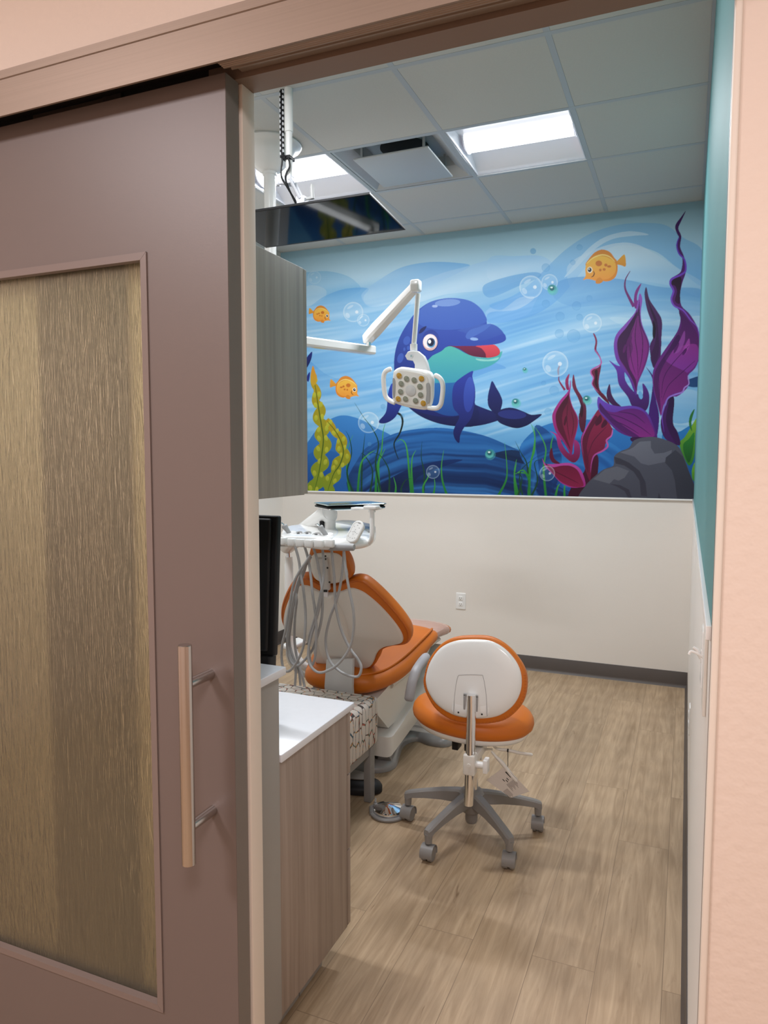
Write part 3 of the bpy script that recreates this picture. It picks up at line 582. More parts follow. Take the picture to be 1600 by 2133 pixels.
# body behind the holder
bod = [(150, 470), (200, 360), (420, 310), (700, 308), (850, 292), (1000, 292), (1180, 315), (1290, 345), (1312, 380), (1300, 450), (1230, 500), (1060, 525), (900, 530), (780, 530), (600, 530), (350, 500)]
bp_ = onz(bod, 1.145, 4)
b = MB(); b.pad([p for p in bp_], (0, 0, 1.108), X, Y, Z, [(.02, 0), (.008, .004), (0, .013), (0, .022), (.006, .032), (.022, .040), (.045, .043)]); b.build('unit_body', M['white'], du, ang=60)
b = MB(); b.pad(onz([(740, 310), (870, 292), (1040, 296), (1180, 318), (1290, 345), (1308, 372), (1290, 420), (1220, 440), (1120, 400), (1000, 360), (860, 330)], 1.145, 4), (0, 0, 1.141), X, Y, Z, [(0, -.02), (0, .005), (.006, .011), (.02, .015)]); b.build('rear_cover', M['basegrey'], du, ang=60)
# front grab bar
yf = tp and min(p[1] for p in tp); a = at(692, 1140, 'y', yf+.02); c_ = at(738, 1140, 'y', yf+.005)
b = MB(); b.tube([a+V((-.01, 0, 0)), c_+V((-.004, 0, 0)), c_], [.0135, .0135, .011], 20); b.build('grab_bar', M['grey_pl'], du)
a = at(588, 1131, 'y', yf+.05); b = MB(); b.tube([a+V((-.03, 0, -.003)), a+V((.05, 0, -.002))], .011, 16); b.build('grab_bar', M['grey_pl'], du)
# touch pad
q = at(740, 1108, 'y', 2.44); n_ = V((-.10, -.86, .50)).normalized(); u_ = Z.cross(n_).normalized(); v_ = n_.cross(u_)
rot = math.radians(-14); u2_ = u_*math.cos(rot)+v_*math.sin(rot); v2_ = v_*math.cos(rot)-u_*math.sin(rot)
b = MB(); b.pad(rrect(.052, .092, .024, 8), q, u2_, v2_, n_, [(.004, -.014), (0, -.008), (0, .003), (.003, .006), (.007, .0065), (.0085, .005)]); tpad = b.build('touch_pad', M['white'], du)
b = MB()
for i, (x, y) in enumerate([(-.012, .018), (0, .026), (.012, .018), (-.015, -.005), (0, 0), (.015, -.005), (0, -.012), (-.015, -.025), (-.005, -.028), (.006, -.028), (.015, -.024), (0, .008), (-.006, -.003), (.006, -.003)]):
    b.pad(rrect(.0035, .0022, .001, 3, x, y), q+n_*.0055, u2_, v2_, n_, [(0, 0), (0, .0006)])
b.pad(rrect(.012, .003, .001, 3, .002, .036), q+n_*.0055, u2_, v2_, n_, [(0, 0), (0, .0006)])
b.build('key_mark', M['grey_pl'], tpad)
# tray arm and tray
zt2 = 1.262; tc_ = at(728, 1047, 'z', zt2)
b = MB(); y_ = 2.50; pts = [at(775, 1062, 'y', y_), at(775, 1085, 'y', y_), at(775, 1115, 'y', y_), at(771, 1128, 'y', y_+.01), at(760, 1132, 'y', y_+.02), at(738, 1130, 'y', y_+.06)]
b.tube(smooth(pts, False, 6), .0095, 16); b.build('tray_arm', M['white'], du)
b = MB(); p = at(775, 1056, 'y', y_); b.box(p+V((-.028, -.022, -.008)), p+V((.026, .022, .006)), .005); b.box(p+V((-.09, .0, -.012)), p+V((.02, .05, -.004)), .003); b.lathe([(.014, 0), (.012, .014)], p+V((0, 0, -.02)), Z, 18); b.build('tray_holder', M['white'], du)
# post, arm and knuckles
b = MB(); py = 3.06; pb = at(603, 1322, 'y', py); pt = at(602, 1160, 'y', py); px_ = (pb.x+pt.x)/2
b.lathe([(.0215, pb.z), (.0215, pt.z-.03), (.020, pt.z-.027), (.018, pt.z)], (px_, py, 0), Z, 28); b.build('post', M['white'], du)
b = MB(); b.lathe([(.015, pt.z-.002), (.015, pt.z+.025)], (px_, py, 0), Z, 24); b.build('post_collar', M['chrome'], du)
j1 = at(598, 1135, 'y', py); j2 = at(683, 1070, 'y', 2.72)
b = MB(); d_ = (j2-j1); b.tube([j1-d_*.05, j1-d_*.02, j1, j1+d_*.5, j2-d_*.02, j2+d_*.04], [.026, .040, .044, .042, .040, .034], 24); b.build('upper_arm', M['white'], du)
b = MB(); b.lathe([(.020, -.004), (.028, .004), (.034, .018), (.036, .034), (.033, .050), (.024, .062), (.010, .068)], j2+V((.006, 0, -.034)), Z, 28); b.lathe([(.024, 0), (.024, .07)], V((j2.x+.01, j2.y, 1.140)), Z, 24); b.build('arm_knuckle', M['white'], du)
b = MB(); b.lathe([(.010, 0), (.010, .045)], V((j2.x-.018, j2.y-.02, 1.14)), Z, 14); b.build('arm_bolt', M['black'], du)
b = MB(); pts = [at(603, 1312, 'y', py), at(606, 1340, 'y', py), at(617, 1368, 'y', py), at(638, 1390, 'y', py), at(665, 1398, 'y', py+.02), at(700, 1402, 'y', py+.04)]; b.tube(smooth(pts, False), .021, 16); b.build('post_bracket', M['white'], du)
# hoses
HS = [
 [(440, 535), (480, 680), (500, 820), (530, 1000), (548, 1200), (545, 1380), (525, 1540), (480, 1660), (420, 1750), (370, 1782), (330, 1745), (313, 1640), (320, 1520), (350, 1390), (390, 1150), (430, 930), (490, 800), (560, 700), (595, 640)],
 [(535, 545), (575, 680), (600, 850), (615, 1000), (640, 1180), (655, 1350), (650, 1550), (640, 1650), (610, 1720), (588, 1640), (582, 1480), (602, 1380), (650, 1220), (690, 1050), (722, 900), (730, 750), (712, 560)],
 [(620, 555), (660, 680), (690, 850), (712, 1000), (715, 1150), (700, 1300), (660, 1450), (610, 1580), (520, 1690), (460, 1725), (400, 1680), (370, 1550), (375, 1350), (410, 1150), (445, 1000), (480, 880), (540, 760), (600, 660)],
 [(800, 550), (815, 700), (830, 850), (835, 1000), (850, 1180), (900, 1380), (980, 1550), (1060, 1660), (1095, 1740), (1070, 1825), (1000, 1830), (900, 1790), (800, 1700), (755, 1580), (750, 1430), (790, 1250), (840, 1120), (880, 980), (910, 800), (925, 600)],
 [(925, 600), (945, 800), (980, 1000), (1020, 1200), (1020, 1380), (990, 1530), (920, 1650), (830, 1740), (720, 1790), (650, 1780), (590, 1710), (575, 1600), (600, 1450), (650, 1280), (690, 1120), (700, 1000)],
 [(445, 1000), (462, 1080), (445, 1250), (440, 1450), (455, 1600), (480, 1700), (510, 1800), (540, 1930)],
 [(595, 650), (500, 860), (440, 1100), (395, 1300), (370, 1500), (400, 1640), (450, 1740), (445, 1920)],
 [(560, 720), (520, 850), (450, 1020), (415, 1250), (390, 1480), (430, 1650), (480, 1760), (500, 1920)]]
for i, h in enumerate(HS):
    n = len(h); pts = []
    for j, (x, y) in enumerate(h):
        yy = yf+.022+.009*(i % 4)+.006*math.sin(j*.8+i)
        if i >= 5: yy = yf+.065+.012*(i-5)
        pts.append(at(520+x/4.706, 1020+y/4.706, 'y', yy))
    MB().tube(smooth(pts, False, 6), .0052, 10).build('hose', M['hose'], du)
# the steel tray lies on its holder
t = None
cs = [at(648, 1047, 'z', zt2), at(735, 1039, 'z', zt2), at(809, 1048, 'z', zt2), at(722, 1057, 'z', zt2)]
cc = sum(cs, V((0, 0, 0)))/4; ua = (cs[2]-cs[0]); L1 = .30
tr = thing('instrument_tray', 'polished steel tray resting on the white holder above the instrument unit', 'tray', (cc.x, cc.y, zt2-.02))
e1 = V((math.cos(math.radians(47)), math.sin(math.radians(47)), 0)); e2 = Z.cross(e1)
b = MB(); b.pad(rrect(.27, .19, .02), (cc.x, cc.y, zt2), e1, e2, -Z, [(.016, .003), (.010, .001), (.003, 0), (0, .002), (.002, .004), (.012, .010)]); b.build('tray_pan', M['teal_tray'], tr, ang=30)
b = MB(); b.pad(rrect(.262, .182, .02), (cc.x, cc.y, zt2-.011), e1, e2, -Z, rnd(.002, .006, 3)); b.build('tray_base', M['black'], tr)
b = MB(); b.pad(rrect(.262, .182, .02), (cc.x, cc.y, zt2-.018), e1, e2, -Z, [(.001, 0), (0, .002), (.012, .007)]); b.build('lower_pan', M['chrome'], tr)
# ================================================================ stool
st = thing('operator_stool', 'orange rolling stool with round white back and grey five-star base', 'stool', (-.775, 2.62, 0))
HC = V((-.772, 2.622, 0))
cast = [(-1.03, 2.62), (-.868, 2.362), (-.572, 2.432), (-.525, 2.745)]
ang0 = [math.atan2(y-HC.y, x-HC.x) for x, y in cast]; angs = ang0+[math.radians(106)]
b = MB(); b.lathe([(.020, .045), (.024, .055), (.024, .09), (.038, .092), (.046, .13), (.050, .165), (.036, .178), (.030, .180)], HC, Z, 30); hub = b.build('base_hub', M['stoolgrey'], st)
for a in angs:
    d = V((math.cos(a), math.sin(a), 0)); s_ = Z.cross(d); R_ = .262
    b = MB(); secs = []
    for (r, z0, z1, w0) in ((.02, .120, .172, .024), (.06, .122, .170, .021), (.12, .120, .160, .018), (.19, .112, .143, .0165), (.245, .102, .128, .0165), (.262, .092, .122, .0165), (.274, .095, .117, .012)):
        c_ = HC+d*r; secs.append([c_+s_*w0+Z*z0, c_-s_*w0+Z*z0, c_-s_*w0*.95+Z*(z1-.006), c_-s_*w0*.6+Z*z1, c_+s_*w0*.6+Z*z1, c_+s_*w0*.95+Z*(z1-.006)])
    vs = [p for s in secs for p in s]; n = len(secs)
    b.add(vs, [[i*6+k, i*6+(k+1) % 6, (i+1)*6+(k+1) % 6, (i+1)*6+k] for i in range(n-1) for k in range(6)]+[[0, 1, 2, 3, 4, 5], [(n-1)*6+k for k in range(6)]])
    c_ = HC+d*.262; b.lathe([(.013, .066), (.015, .10)], c_, Z, 14)
    b.build('leg', M['stoolgrey'], st, ang=30)
    ct = HC+d*.262; ax = V((math.cos(a*0+1.6-.35*math.cos(a)), math.sin(a*0+1.6), 0)); ax = V((1, .12*math.cos(a), 0)).normalized()
    b = MB(); b.lathe([(.006, .058), (.006, .07)], ct, Z, 10, 1)
    for sgn_ in (-1, 1): b.lathe([(.026, 0), (.029, .002), (.029, .013), (.026, .016)], ct+ax*(.004 if sgn_ > 0 else -.020)+Z*.029, ax, 26, 0)
    # hood over the twin wheels
    fw = Z.cross(ax); prof = [(math.cos(math.radians(g)), math.sin(math.radians(g))) for g in range(-20, 201, 20)]
    vs = []
    for xx in (-.0235, .0235):
        for (p_, q_) in prof: vs.append(ct+ax*xx+fw*p_*.031+Z*(.030+q_*.031))
        for (p_, q_) in prof[::-1]: vs.append(ct+ax*xx+fw*p_*.0285+Z*(.030+q_*.0285))
    k = len(prof)*2; b.add(vs, [[i, (i+1) % k, k+(i+1) % k, k+i] for i in range(k)]+[[i, i+1, k-2-i, k-1-i] for i in range(len(prof)-1)]+[[k+i, k+i+1, k+k-2-i, k+k-1-i] for i in range(len(prof)-1)], 0)
    b.build('caster', [M['stoolgrey'], M['black']], st)
b = MB(); b.lathe([(.0145, .178), (.0145, .40)], HC, Z, 24); b.lathe([(.026, .177), (.024, .30), (.024, .39)], HC+V((0, 0, .0)), Z, 24, 1); b.build('gas_column', [M['chrome'], M['chrome']], st)
# seat
c0 = at(988, 1500, 'y', 2.60); cz = .475; sx_ = -.768
out = smooth([(math.cos(math.radians(a))*.232*(1 if abs(math.cos(math.radians(a))) < .8 else 1.0), math.sin(math.radians(a))*.195) for a in range(0, 360, 20)], True, 3)
so = [(p.x, p.y) for p in out]
tl = V((0, 0, 0)); ux = V((1, 0, -.055)).normalized(); uy = Y; un = ux.cross(uy)
b = MB(); b.pad(so, V((sx_, 2.60, .448)), ux, uy, un, [(.035, 0), (.014, .006), (.003, .018), (0, .032), (.003, .048), (.012, .062), (.030, .072), (.06, .078), (.11, .080)]); b.build('seat', M['orange'], st, ang=60)
b = MB(); b.pad(so, V((sx_, 2.60, .458)), ux, uy, -un, [(.014, 0), (.016, .014), (.026, .027), (.048, .036)]); b.build('seat_pan', M['white'], st, ang=60)
b = MB(); b.box((HC.x-.09, 2.50, .405), (HC.x+.085, 2.72, .424), .004); b.box((HC.x-.03, 2.55, .38), (HC.x+.04, 2.70, .405), .003); b.build('tilt_plate', M['offwhite'], st)
b = MB(); b.box((HC.x-.035, 2.47, .385), (HC.x-.012, 2.52, .425), .002); b.box((HC.x+.012, 2.47, .388), (HC.x+.04, 2.52, .425), .002); b.build('spring_block', M['black'], st)
# back bracket tube
YBK = 2.40; bp0 = at(982, 1447, 'y', YBK-.040); bp1 = at(982, 1490, 'y', YBK-.040); bp2 = at(979, 1600, 'y', YBK-.040); bp3 = at(976, 1676, 'y', YBK-.040)
b = MB(); pts = [bp0, bp1, (bp1+bp2)/2, bp2, bp3]; b.tube(smooth([p for p in pts], False, 6), 0.0165, 24); b.build('back_upright', M['chrome'], st)
b = MB(); kc = at(980, 1590, 'y', 2.362); b.box(kc+V((-.022, -.020, -.038)), kc+V((.020, .022, .036)), .006); b.box(kc+V((-.012, .02, -.012)), kc+V((.016, .17, .020)), .004); b.lathe([(.007, 0), (.006, .003)], kc+V((0, -.0195, 0)), -Y, 16); b.build('bracket_clamp', M['offwhite'], st)
b = MB(); b.lathe([(.012, 0), (.012, .038)], kc+V((.019, 0, 0)), X, 20); b.box(kc+V((.048, -.018, -.022)), kc+V((.064, .018, .026)), .003); b.build('clamp_knob', M['white'], st)
# levers
def lever(px, y, w_=.012, name='lever', t0=.0035):
    pts = smooth([at(a, c, 'y', y) for a, c in px], False, 5); n = len(pts)
    rr = [w_*(.5+.5*min(1, i/(n*.35))) if i < n-2 else w_*(.7 if i == n-2 else .35) for i in range(n)]
    return MB().tube(pts, rr, 12, sx=1).build(name, M['offwhite'], st)
lever([(1028, 1550), (1031, 1557), (1042, 1561), (1060, 1563), (1080, 1568), (1100, 1571), (1110, 1572)], 2.50, .0055)
lever([(1024, 1565), (1034, 1577), (1045, 1588), (1056, 1602), (1066, 1615), (1080, 1630)], 2.48, .0075)
b = MB(); b.tube(smooth([at(1002, 1583, 'y', 2.50), at(1003, 1566, 'y', 2.50), at(1015, 1561, 'y', 2.50), at(1026, 1561, 'y', 2.50)], False), .004, 8); b.build('lever_bracket', M['offwhite'], st)
# backrest
bc = at(989.5, 1413, 'y', YBK); tn = V((0, -math.cos(math.radians(6)), math.sin(math.radians(6)))); tu = V((1, 0, -.03)).normalized(); tv = tn.cross(tu)*-1
if tv.z < 0: tv = -tv
bo = [(884, 1405), (893, 1375), (915, 1345), (945, 1328), (985, 1324), (1022, 1327), (1055, 1345), (1082, 1375), (1096, 1405), (1096, 1440), (1085, 1470), (1060, 1495), (1030, 1506), (990, 1508), (945, 1502), (910, 1480), (890, 1450), (882, 1425)]
def onk(pts, k=4, off=0):
    o0 = bc+tn*off; r_ = []
    for (x, y) in pts: q = atp(x, y, o0, tn)-o0; r_.append((q.dot(tu), q.dot(tv)))
    return [(p.x, p.y) for p in smooth(r_, True, k)]
b = MB(); b.pad(onk(bo), bc, tu, tv, -tn, [(.010, -.006), (.003, -.003), (0, .004), (0, .020), (.006, .034), (.02, .044), (.045, .048)]); b.build('backrest', M['orange'], st, ang=60)
bi = [(889, 1405), (898, 1377), (918, 1350), (947, 1335), (985, 1331), (1022, 1334), (1052, 1350), (1076, 1377), (1087, 1405), (1086, 1437), (1073, 1465), (1050, 1485), (1025, 1494), (990, 1496), (950, 1490), (915, 1470), (896, 1445), (889, 1425)]
b = MB(); b.pad(onk(bi), bc+tn*.002, tu, tv, tn, [(0, 0), (0, .004), (.003, .009), (.012, .013), (.03, .017), (.055, .0195)]); b.build('back_shell', M['white'], st, ang=60)
# gathered vinyl pleats round the rim
b = MB(); rim = onk(bo, 5, .006); 
for i in range(0, len(rim), 1):
    x, y = rim[i]
    if y > .05: continue
    p = V((x, y)); q = p*.945; b.tube([bc+tu*p.x*.995+tv*p.y*.995+tn*.0035, bc+tu*q.x+tv*q.y+tn*.006], .0011, 6)
b.build('pleat', M['orange_d'], st, kind='stuff')
pl = [(945, 1487), (947, 1450), (953, 1412), (962, 1406), (1000, 1406), (1007, 1412), (1013, 1450), (1015, 1492)]
q0 = atp(980, 1460, bc+tn*.0195, tn)
def onk2(pts, off):
    o0 = bc+tn*off; r_ = []
    for (x, y) in pts: q = atp(x, y, o0, tn)-o0; r_.append((q.dot(tu), q.dot(tv)))
    return r_
b = MB(); b.pad([(p.x, p.y) for p in smooth(onk2(pl, .0185), True, 3)], bc+tn*.0150, tu, tv, tn, [(0, 0), (0, .0045), (.0015, .0055)]); b.build('back_plate', M['white'], st, ang=60)
b = MB(); lp = smooth([atp(x, y, bc+tn*.0215, tn) for x, y in pl], False, 4); b.tube(lp, .0009, 6); b.build('plate_seam', M['grey_pl'], st)
for (x, y) in ((955, 1484), (1004, 1488)): q = atp(x, y, bc+tn*.021, tn); MB().lathe([(.003, 0), (.003, .0012)], q, tn, 12).build('screw', M['black'], st)
b = MB(); p_ = atp(980, 1466, bc+tn*.021, tn); b.box(p_+V((-.025, -.002, -.028)), p_+V((-.017, .002, .030)), .001); b.box(p_+V((.019, -.002, -.028)), p_+V((.027, .002, .030)), .001); b.box(p_+V((-.025, -.002, .026)), p_+V((.027, .002, .034)), .001); b.build('upright_slot', M['grey_pl'], st)
# tag hung on the lever
tg = thing('hang_tag', 'grey paper tag hanging from the lever under the stool seat', 'tag', at(1058, 1600, 'y', 2.47))
ty = 2.475; cor = [(1013, 1625), (1052, 1596), (1103, 1649), (1064, 1662)]
pp = [at(a, c, 'y', ty) for a, c in cor]
b = MB(); vs = pp+[p+V((0, .0012, 0)) for p in pp]; b.add(vs, [(0, 1, 2, 3), (4, 5, 6, 7), (0, 1, 5, 4), (1, 2, 6, 5), (2, 3, 7, 6), (3, 0, 4, 7)]); b.build('card', M['paper'], tg, ang=20)
b = MB(); ud = (pp[2]-pp[1]).normalized(); vd = (pp[0]-pp[1]).normalized(); o_ = pp[1]+V((0, -.0004, 0))
def ink(u0, u1, v0, v1):
    q = [o_+ud*u0+vd*v0, o_+ud*u1+vd*v0, o_+ud*u1+vd*v1, o_+ud*u0+vd*v1]; b.add(q, [(0, 1, 2, 3)])
Lu = (pp[2]-pp[1]).length; Lv = (pp[0]-pp[1]).length
ink(Lu*.14, Lu*.36, Lv*.12, Lv*.17)
for i in range(9): ink(Lu*.45, Lu*(.62+.05*(i % 3)), Lv*(.12+.045*i), Lv*(.12+.045*i)+.0012)
for i in range(5): ink(Lu*.55, Lu*(.80+.04*(i % 2)), Lv*(.60+.045*i), Lv*(.60+.045*i)+.0012)
for (u0, v0) in ((.30, .28), (.33, .36), (.26, .44)): ink(Lu*u0, Lu*(u0+.09), Lv*v0, Lv*v0+.003)
b.build('print', M['ink'], tg)
b = MB(); a = at(1058, 1563, 'y', 2.492); c = at(1058, 1597, 'y', ty); b.tube([a+V((0, 0, .006)), a, c], .0012, 6); b.lathe([(.006, 0), (.006, .004)], a+V((-.002, 0, 0)), X, 14); b.build('tie', M['black'], tg)
# ================================================================ dental light hung from the ceiling
dl = thing('dental_light', 'white ceiling-hung dental operating light in front of the dolphin mural', 'dental light', (-2.0, 3.2, H))
pc_ = V((-2.005, 3.20, 0))
b = MB(); b.lathe([(.155, H-.003), (.160, H-.012), (.154, H-.020), (.142, H-.024), (.128, H-.040), (.108, H-.070), (.082, H-.105), (.055, H-.130), (.036, H-.138)], pc_, Z, 48); b.build('canopy', M['white'], dl, ang=40)
b = MB(); b.lathe([(.036, H-.136), (.036, H-.150), (.030, H-.152), (.0285, 2.45), (.034, 2.448), (.034, 1.99), (.030, 1.98)], pc_, Z, 32); b.build('pole', M['white'], dl)
J1 = at(768, 729, 'y', 3.78)
ap = V((pc_.x, pc_.y, J1.z)); dA = (J1-ap); dA.z = 0; Ld = dA.length; dA.normalize(); sA = Z.cross(dA)
b = MB()
b.add([ap+dA*t_+sA*w_+Z*z_ for t_ in (-.03, Ld+.03) for (w_, z_) in ((-.028, -.014), (-.022, -.024), (.022, -.024), (.028, -.014), (.028, .016), (.020, .024), (-.020, .024), (-.028, .016))], [[i, (i+1) % 8, 8+(i+1) % 8, 8+i] for i in range(8)]+[list(range(8)), [8+i for i in range(8)]])
b.build('fixed_arm', M['white'], dl, ang=30)
b = MB(); b.lathe([(.014, .02), (.014, .062)], J1, Z, 18); b.build('knuckle_pin', M['chrome'], dl)
J1b = J1+Z*.07; J2 = at(866, 596, 'y', 3.42)
dB = (J2-J1b); Lb = dB.length; dB.normalize(); sB = dB.cross(Z).normalized(); uB = sB.cross(dB)
b = MB(); rows = []
for (t_, w_, h_) in ((-.045, .016, .018), (-.02, .028, .030), (.1, .030, .032), (Lb*.55, .026, .027), (Lb-.04, .022, .023), (Lb+.012, .022, .022)):
    for (a_, c_) in ((-1, -.6), (-.7, -1), (.7, -1), (1, -.6), (1, .6), (.7, 1), (-.7, 1), (-1, .6)): rows.append(J1b+dB*t_+sB*w_*a_+uB*h_*c_)
n = 6; b.add(rows, [[i*8+k, i*8+(k+1) % 8, (i+1)*8+(k+1) % 8, (i+1)*8+k] for i in range(n-1) for k in range(8)]+[list(range(8)), [(n-1)*8+k for k in range(8)]]); b.build('spring_arm', M['white'], dl, ang=30)
b = MB(); b.box(J2+V((-.024, -.026, -.030)), J2+V((.026, .026, .030)), .012); b.build('elbow_cap', M['white'], dl)
T1 = at(871, 612, 'y', 3.42); T2 = at(862, 722, 'y', 3.40)
b = MB(); b.tube([T1, T2], .0125, 20); b.tube([T2+V((0, 0, .012)), T2-V((0, 0, .02))], .018, 20); b.build('drop_tube', M['white'], dl)
# yoke
yk = [(852, 733), (862, 731), (873, 732), (885, 742), (891, 755), (896, 775), (895, 788), (866, 775), (866, 760), (862, 752), (850, 750), (846, 742)]
yp = 3.385; qs = [at(a, c, 'y', yp) for a, c in yk]; o_ = qs[0]
b = MB(); b.pad([(p.x-o_.x, p.z-o_.z) for p in qs], o_+V((0, .016, 0)), X, Z, -Y, rnd(.006, .034, 3)); yk_ = b.build('yoke', M['lgrey'], dl, ang=50)
p_ = at(857, 742, 'y', yp-.0195); b = MB(); b.lathe([(.0085, 0), (.0085, .0008)], p_, -Y, 20, 0)
for i, mi in enumerate((1, 2, 1)): b.add([p_+V((-.005, -.0012, -.004+.0035*i)), p_+V((.005, -.0012, -.003+.0035*i)), p_+V((.004, -.0012, -.001+.0035*i)), p_+V((-.005, -.0012, -.002+.0035*i))], [(0, 1, 2, 3)], mi)
b.build('emblem', [M['lgrey'], mat('emblem_blue', '#3a7fb8'), mat('emblem_green', '#7fae3c')], yk_)
# head: plane facing the camera and tilted down
hn = V((-.10, -.93, -.36)).normalized(); hc = at(862, 812, 'y', 3.33)
hu = Z.cross(hn); hu = -hn.cross(Z).normalized()*-1
hu = Z.cross(hn).normalized(); hu = hu if hu.x > 0 else -hu; hv = hn.cross(hu); hv = hv if hv.z > 0 else -hv
def onh(pts, k=5, off=0, closed=True, sc=6.667, ox=760, oy=560):
    o0 = hc+hn*off; r_ = []
    for (x, y) in pts: q = atp(ox+x/sc, oy+y/sc, o0, hn)-o0; r_.append((q.dot(hu), q.dot(hv)))
    return [(p.x, p.y) for p in smooth(r_, closed, k)] if k > 1 else r_
hd_ = [(390, 1480), (410, 1410), (480, 1375), (540, 1372), (700, 1395), (850, 1420), (920, 1460), (950, 1540), (950, 1650), (945, 1800), (920, 1900), (880, 1950), (800, 1960), (600, 1925), (450, 1880), (395, 1840), (380, 1700)]
b = MB(); b.pad(onh(hd_), hc, hu, hv, -hn, [(.014, -.010), (.006, -.007), (.001, 0), (0, .012), (.006, .030), (.02, .045)]); b.build('lamp_head', M['white'], dl, ang=50)
ff = [(400, 1500), (440, 1430), (520, 1405), (700, 1430), (830, 1465), (885, 1530), (895, 1660), (895, 1800), (870, 1900), (800, 1930), (640, 1905), (470, 1865), (400, 1810), (395, 1650)]
b = MB(); b.pad(onh(ff, 5, .010), hc+hn*.008, hu, hv, hn, [(0, 0), (.003, .004), (.006, .0045)]); b.build('face_plate', M['offwhite'], dl, ang=50)
for pts in ([(388, 1520), (425, 1560), (420, 1760), (392, 1790), (383, 1650)], [(850, 1600), (895, 1590), (905, 1700), (895, 1860), (845, 1850), (855, 1720)]):
    b = MB(); b.pad(onh(pts, 3, .0135), hc+hn*.0125, hu, hv, hn, [(0, 0), (.001, .0015)]); b.build('side_window', M['grey_pl'], dl)
for (x, y, y_) in ((480, 1482, 1), (583, 1525, 0), (688, 1543, 0), (790, 1523, 1), (508, 1593, 0), (768, 1633, 0), (500, 1705, 0), (777, 1750, 0), (467, 1805, 1), (568, 1805, 0), (708, 1830, 0), (815, 1865, 1)):
    q = atp(760+x/6.667, 560+y/6.667, hc+hn*.013, hn); b = MB(); b.lathe([(.0168, 0), (.0168, .002), (.0150, .0026)], q, hn, 24, 1); b.lathe([(.0150, .001), (.0145, .0035), (.009, .0058), (.001, .0068)], q, hn, 24, 0); b.build('bulb_lens', [M['lens_y' if y_ else 'lens_w'], M['offwhite']], dl, ang=40)
q = atp(760+637/6.667, 560+1690/6.667, hc+hn*.013, hn); b = MB(); b.lathe([(.028, 0), (.028, .002), (.026, .003), (.012, .004), (.001, .006)], q, hn, 32); b.build('hub_disc', M['lgrey'], dl)
for pts in ([(370, 1390), (330, 1400), (285, 1430), (262, 1500), (265, 1620), (280, 1740), (310, 1800), (360, 1835), (420, 1860)], [(965, 1475), (1020, 1500), (1065, 1550), (1085, 1640), (1075, 1780), (1055, 1880), (1010, 1930), (940, 1935), (880, 1925)]):
    o0 = hc; pp = [atp(760+x/6.667, 560+y/6.667, o0, hn) for x, y in pts]; n = len(pp); pp = smooth(pp, False, 5); n = len(pp)
    b = MB(); b.tube(pp, [.012*(.6 if i == 0 else .85 if i == 1 else 1) for i in range(n)], 14); b.build('handle', M['white'], dl)
# ================================================================ television hung from the ceiling
Y0, Y1 = 2.66, 3.05
a = at(770, 404, 'y', Y0); c = at(845, 479, 'x', a.x); tl_ = at(628, 421, 'y', Y0); xc_ = tl_.x-.055; wd = a.x-xc_
tv = thing('television', 'thin black flat television hung face down from the ceiling pole', 'television', (xc_, a.y, a.z))
d_ = (c-a).normalized(); n_ = X.cross(d_).normalized(); n_ = n_ if n_.z < 0 else -n_      # screen normal, downwards
Lt = (c-a).length; W2 = wd
o_ = a
b = MB(); b.pad([(0, 0), (-2*W2, 0), (-2*W2, Lt), (0, Lt)], o_, X, d_, -n_, [(0, 0), (0, .007), (.001, .008)]); b.pad(rrect(2*W2*.6, Lt*.55, .03, 5, -W2, Lt*.5), o_-n_*.007, X, d_, -n_, rnd(.004, .022, 3)); b.build('housing', M['black'], tv)
b = MB(); b.pad([(-.006, .006), (-2*W2+.006, .006), (-2*W2+.006, Lt-.012), (-.006, Lt-.012)], o_, X, d_, n_, [(0, -.001), (0, .0006)]); b.build('screen', M['glassy'], tv)
pX = at(602, 300, 'y', 2.76).x; pe = at(601, 372, 'y', 2.76)
b = MB(); b.lathe([(.0180, H), (.0180, at(602, 275, 'y', 2.76).z), (.0148, at(602, 276, 'y', 2.76).z), (.0148, pe.z-.01)], (pX, 2.76, 0), Z, 24); b.build('pole', M['white'], tv)
b = MB(); g = at(601, 378, 'y', 2.76); mp_ = a-n_*.036; mc = V((xc_-.015, a.y, a.z))+d_*(Lt*.34)-n_*.036
b.box(g+V((-.022, -.022, -.016)), g+V((.022, .022, .022)), .008); b.tube([g+V((-.045, 0, 0)), g+V((.03, 0, 0))], .009, 14); b.lathe([(.013, 0), (.013, .012)], g+V((-.055, 0, 0)), X, 14)
for s_ in (-.016, .020):
    e0, e1 = g+V((.012, s_, .004)), V((mc.x-.005, mc.y+s_, mc.z+.045)); b.tube([e0, e0*.5+e1*.5+V((0, 0, .004)), e1], [.014, .009, .013], 10, sx=.6)
b.box(mc+V((-.022, -.022, .0)), mc+V((.020, .022, .055)), .004); b.build('tilt_bracket', M['reflector'], tv)
b = MB(); e = mc+V((.022, 0, .045)); b.tube([mc+V((-.02, 0, .045)), e+V((.03, 0, .0))], .007, 12); b.lathe([(.009, 0), (.008, .05), (.006, .06)], e+V((.026, 0, -.004)), V((-.05, 0, 1)), 14); b.build('clamp_lever', M['lgrey'], tv)
b = MB(); b.lathe([(.035, 0), (.035, .012)], mc+V((0, 0, -.010)), -n_, 24)
b.tube(smooth([g+V((-.016, -.02, .09)), g+V((-.022, -.022, .02)), g+V((.0, -.024, -.02)), mc+V((-.02, -.02, .03)), mc+V((.0, -.02, .0))], False), .004, 8)
b.tube(smooth([g+V((.012, -.02, .09)), g+V((.018, -.022, .05)), g+V((.0, -.024, .0)), mc+V((-.02, -.02, .02))], False), .004, 8)
b.box(g+V((-.02, -.024, .085)), g+V((.02, .022, .10)), .003); b.build('mount_plate', M['black'], tv)
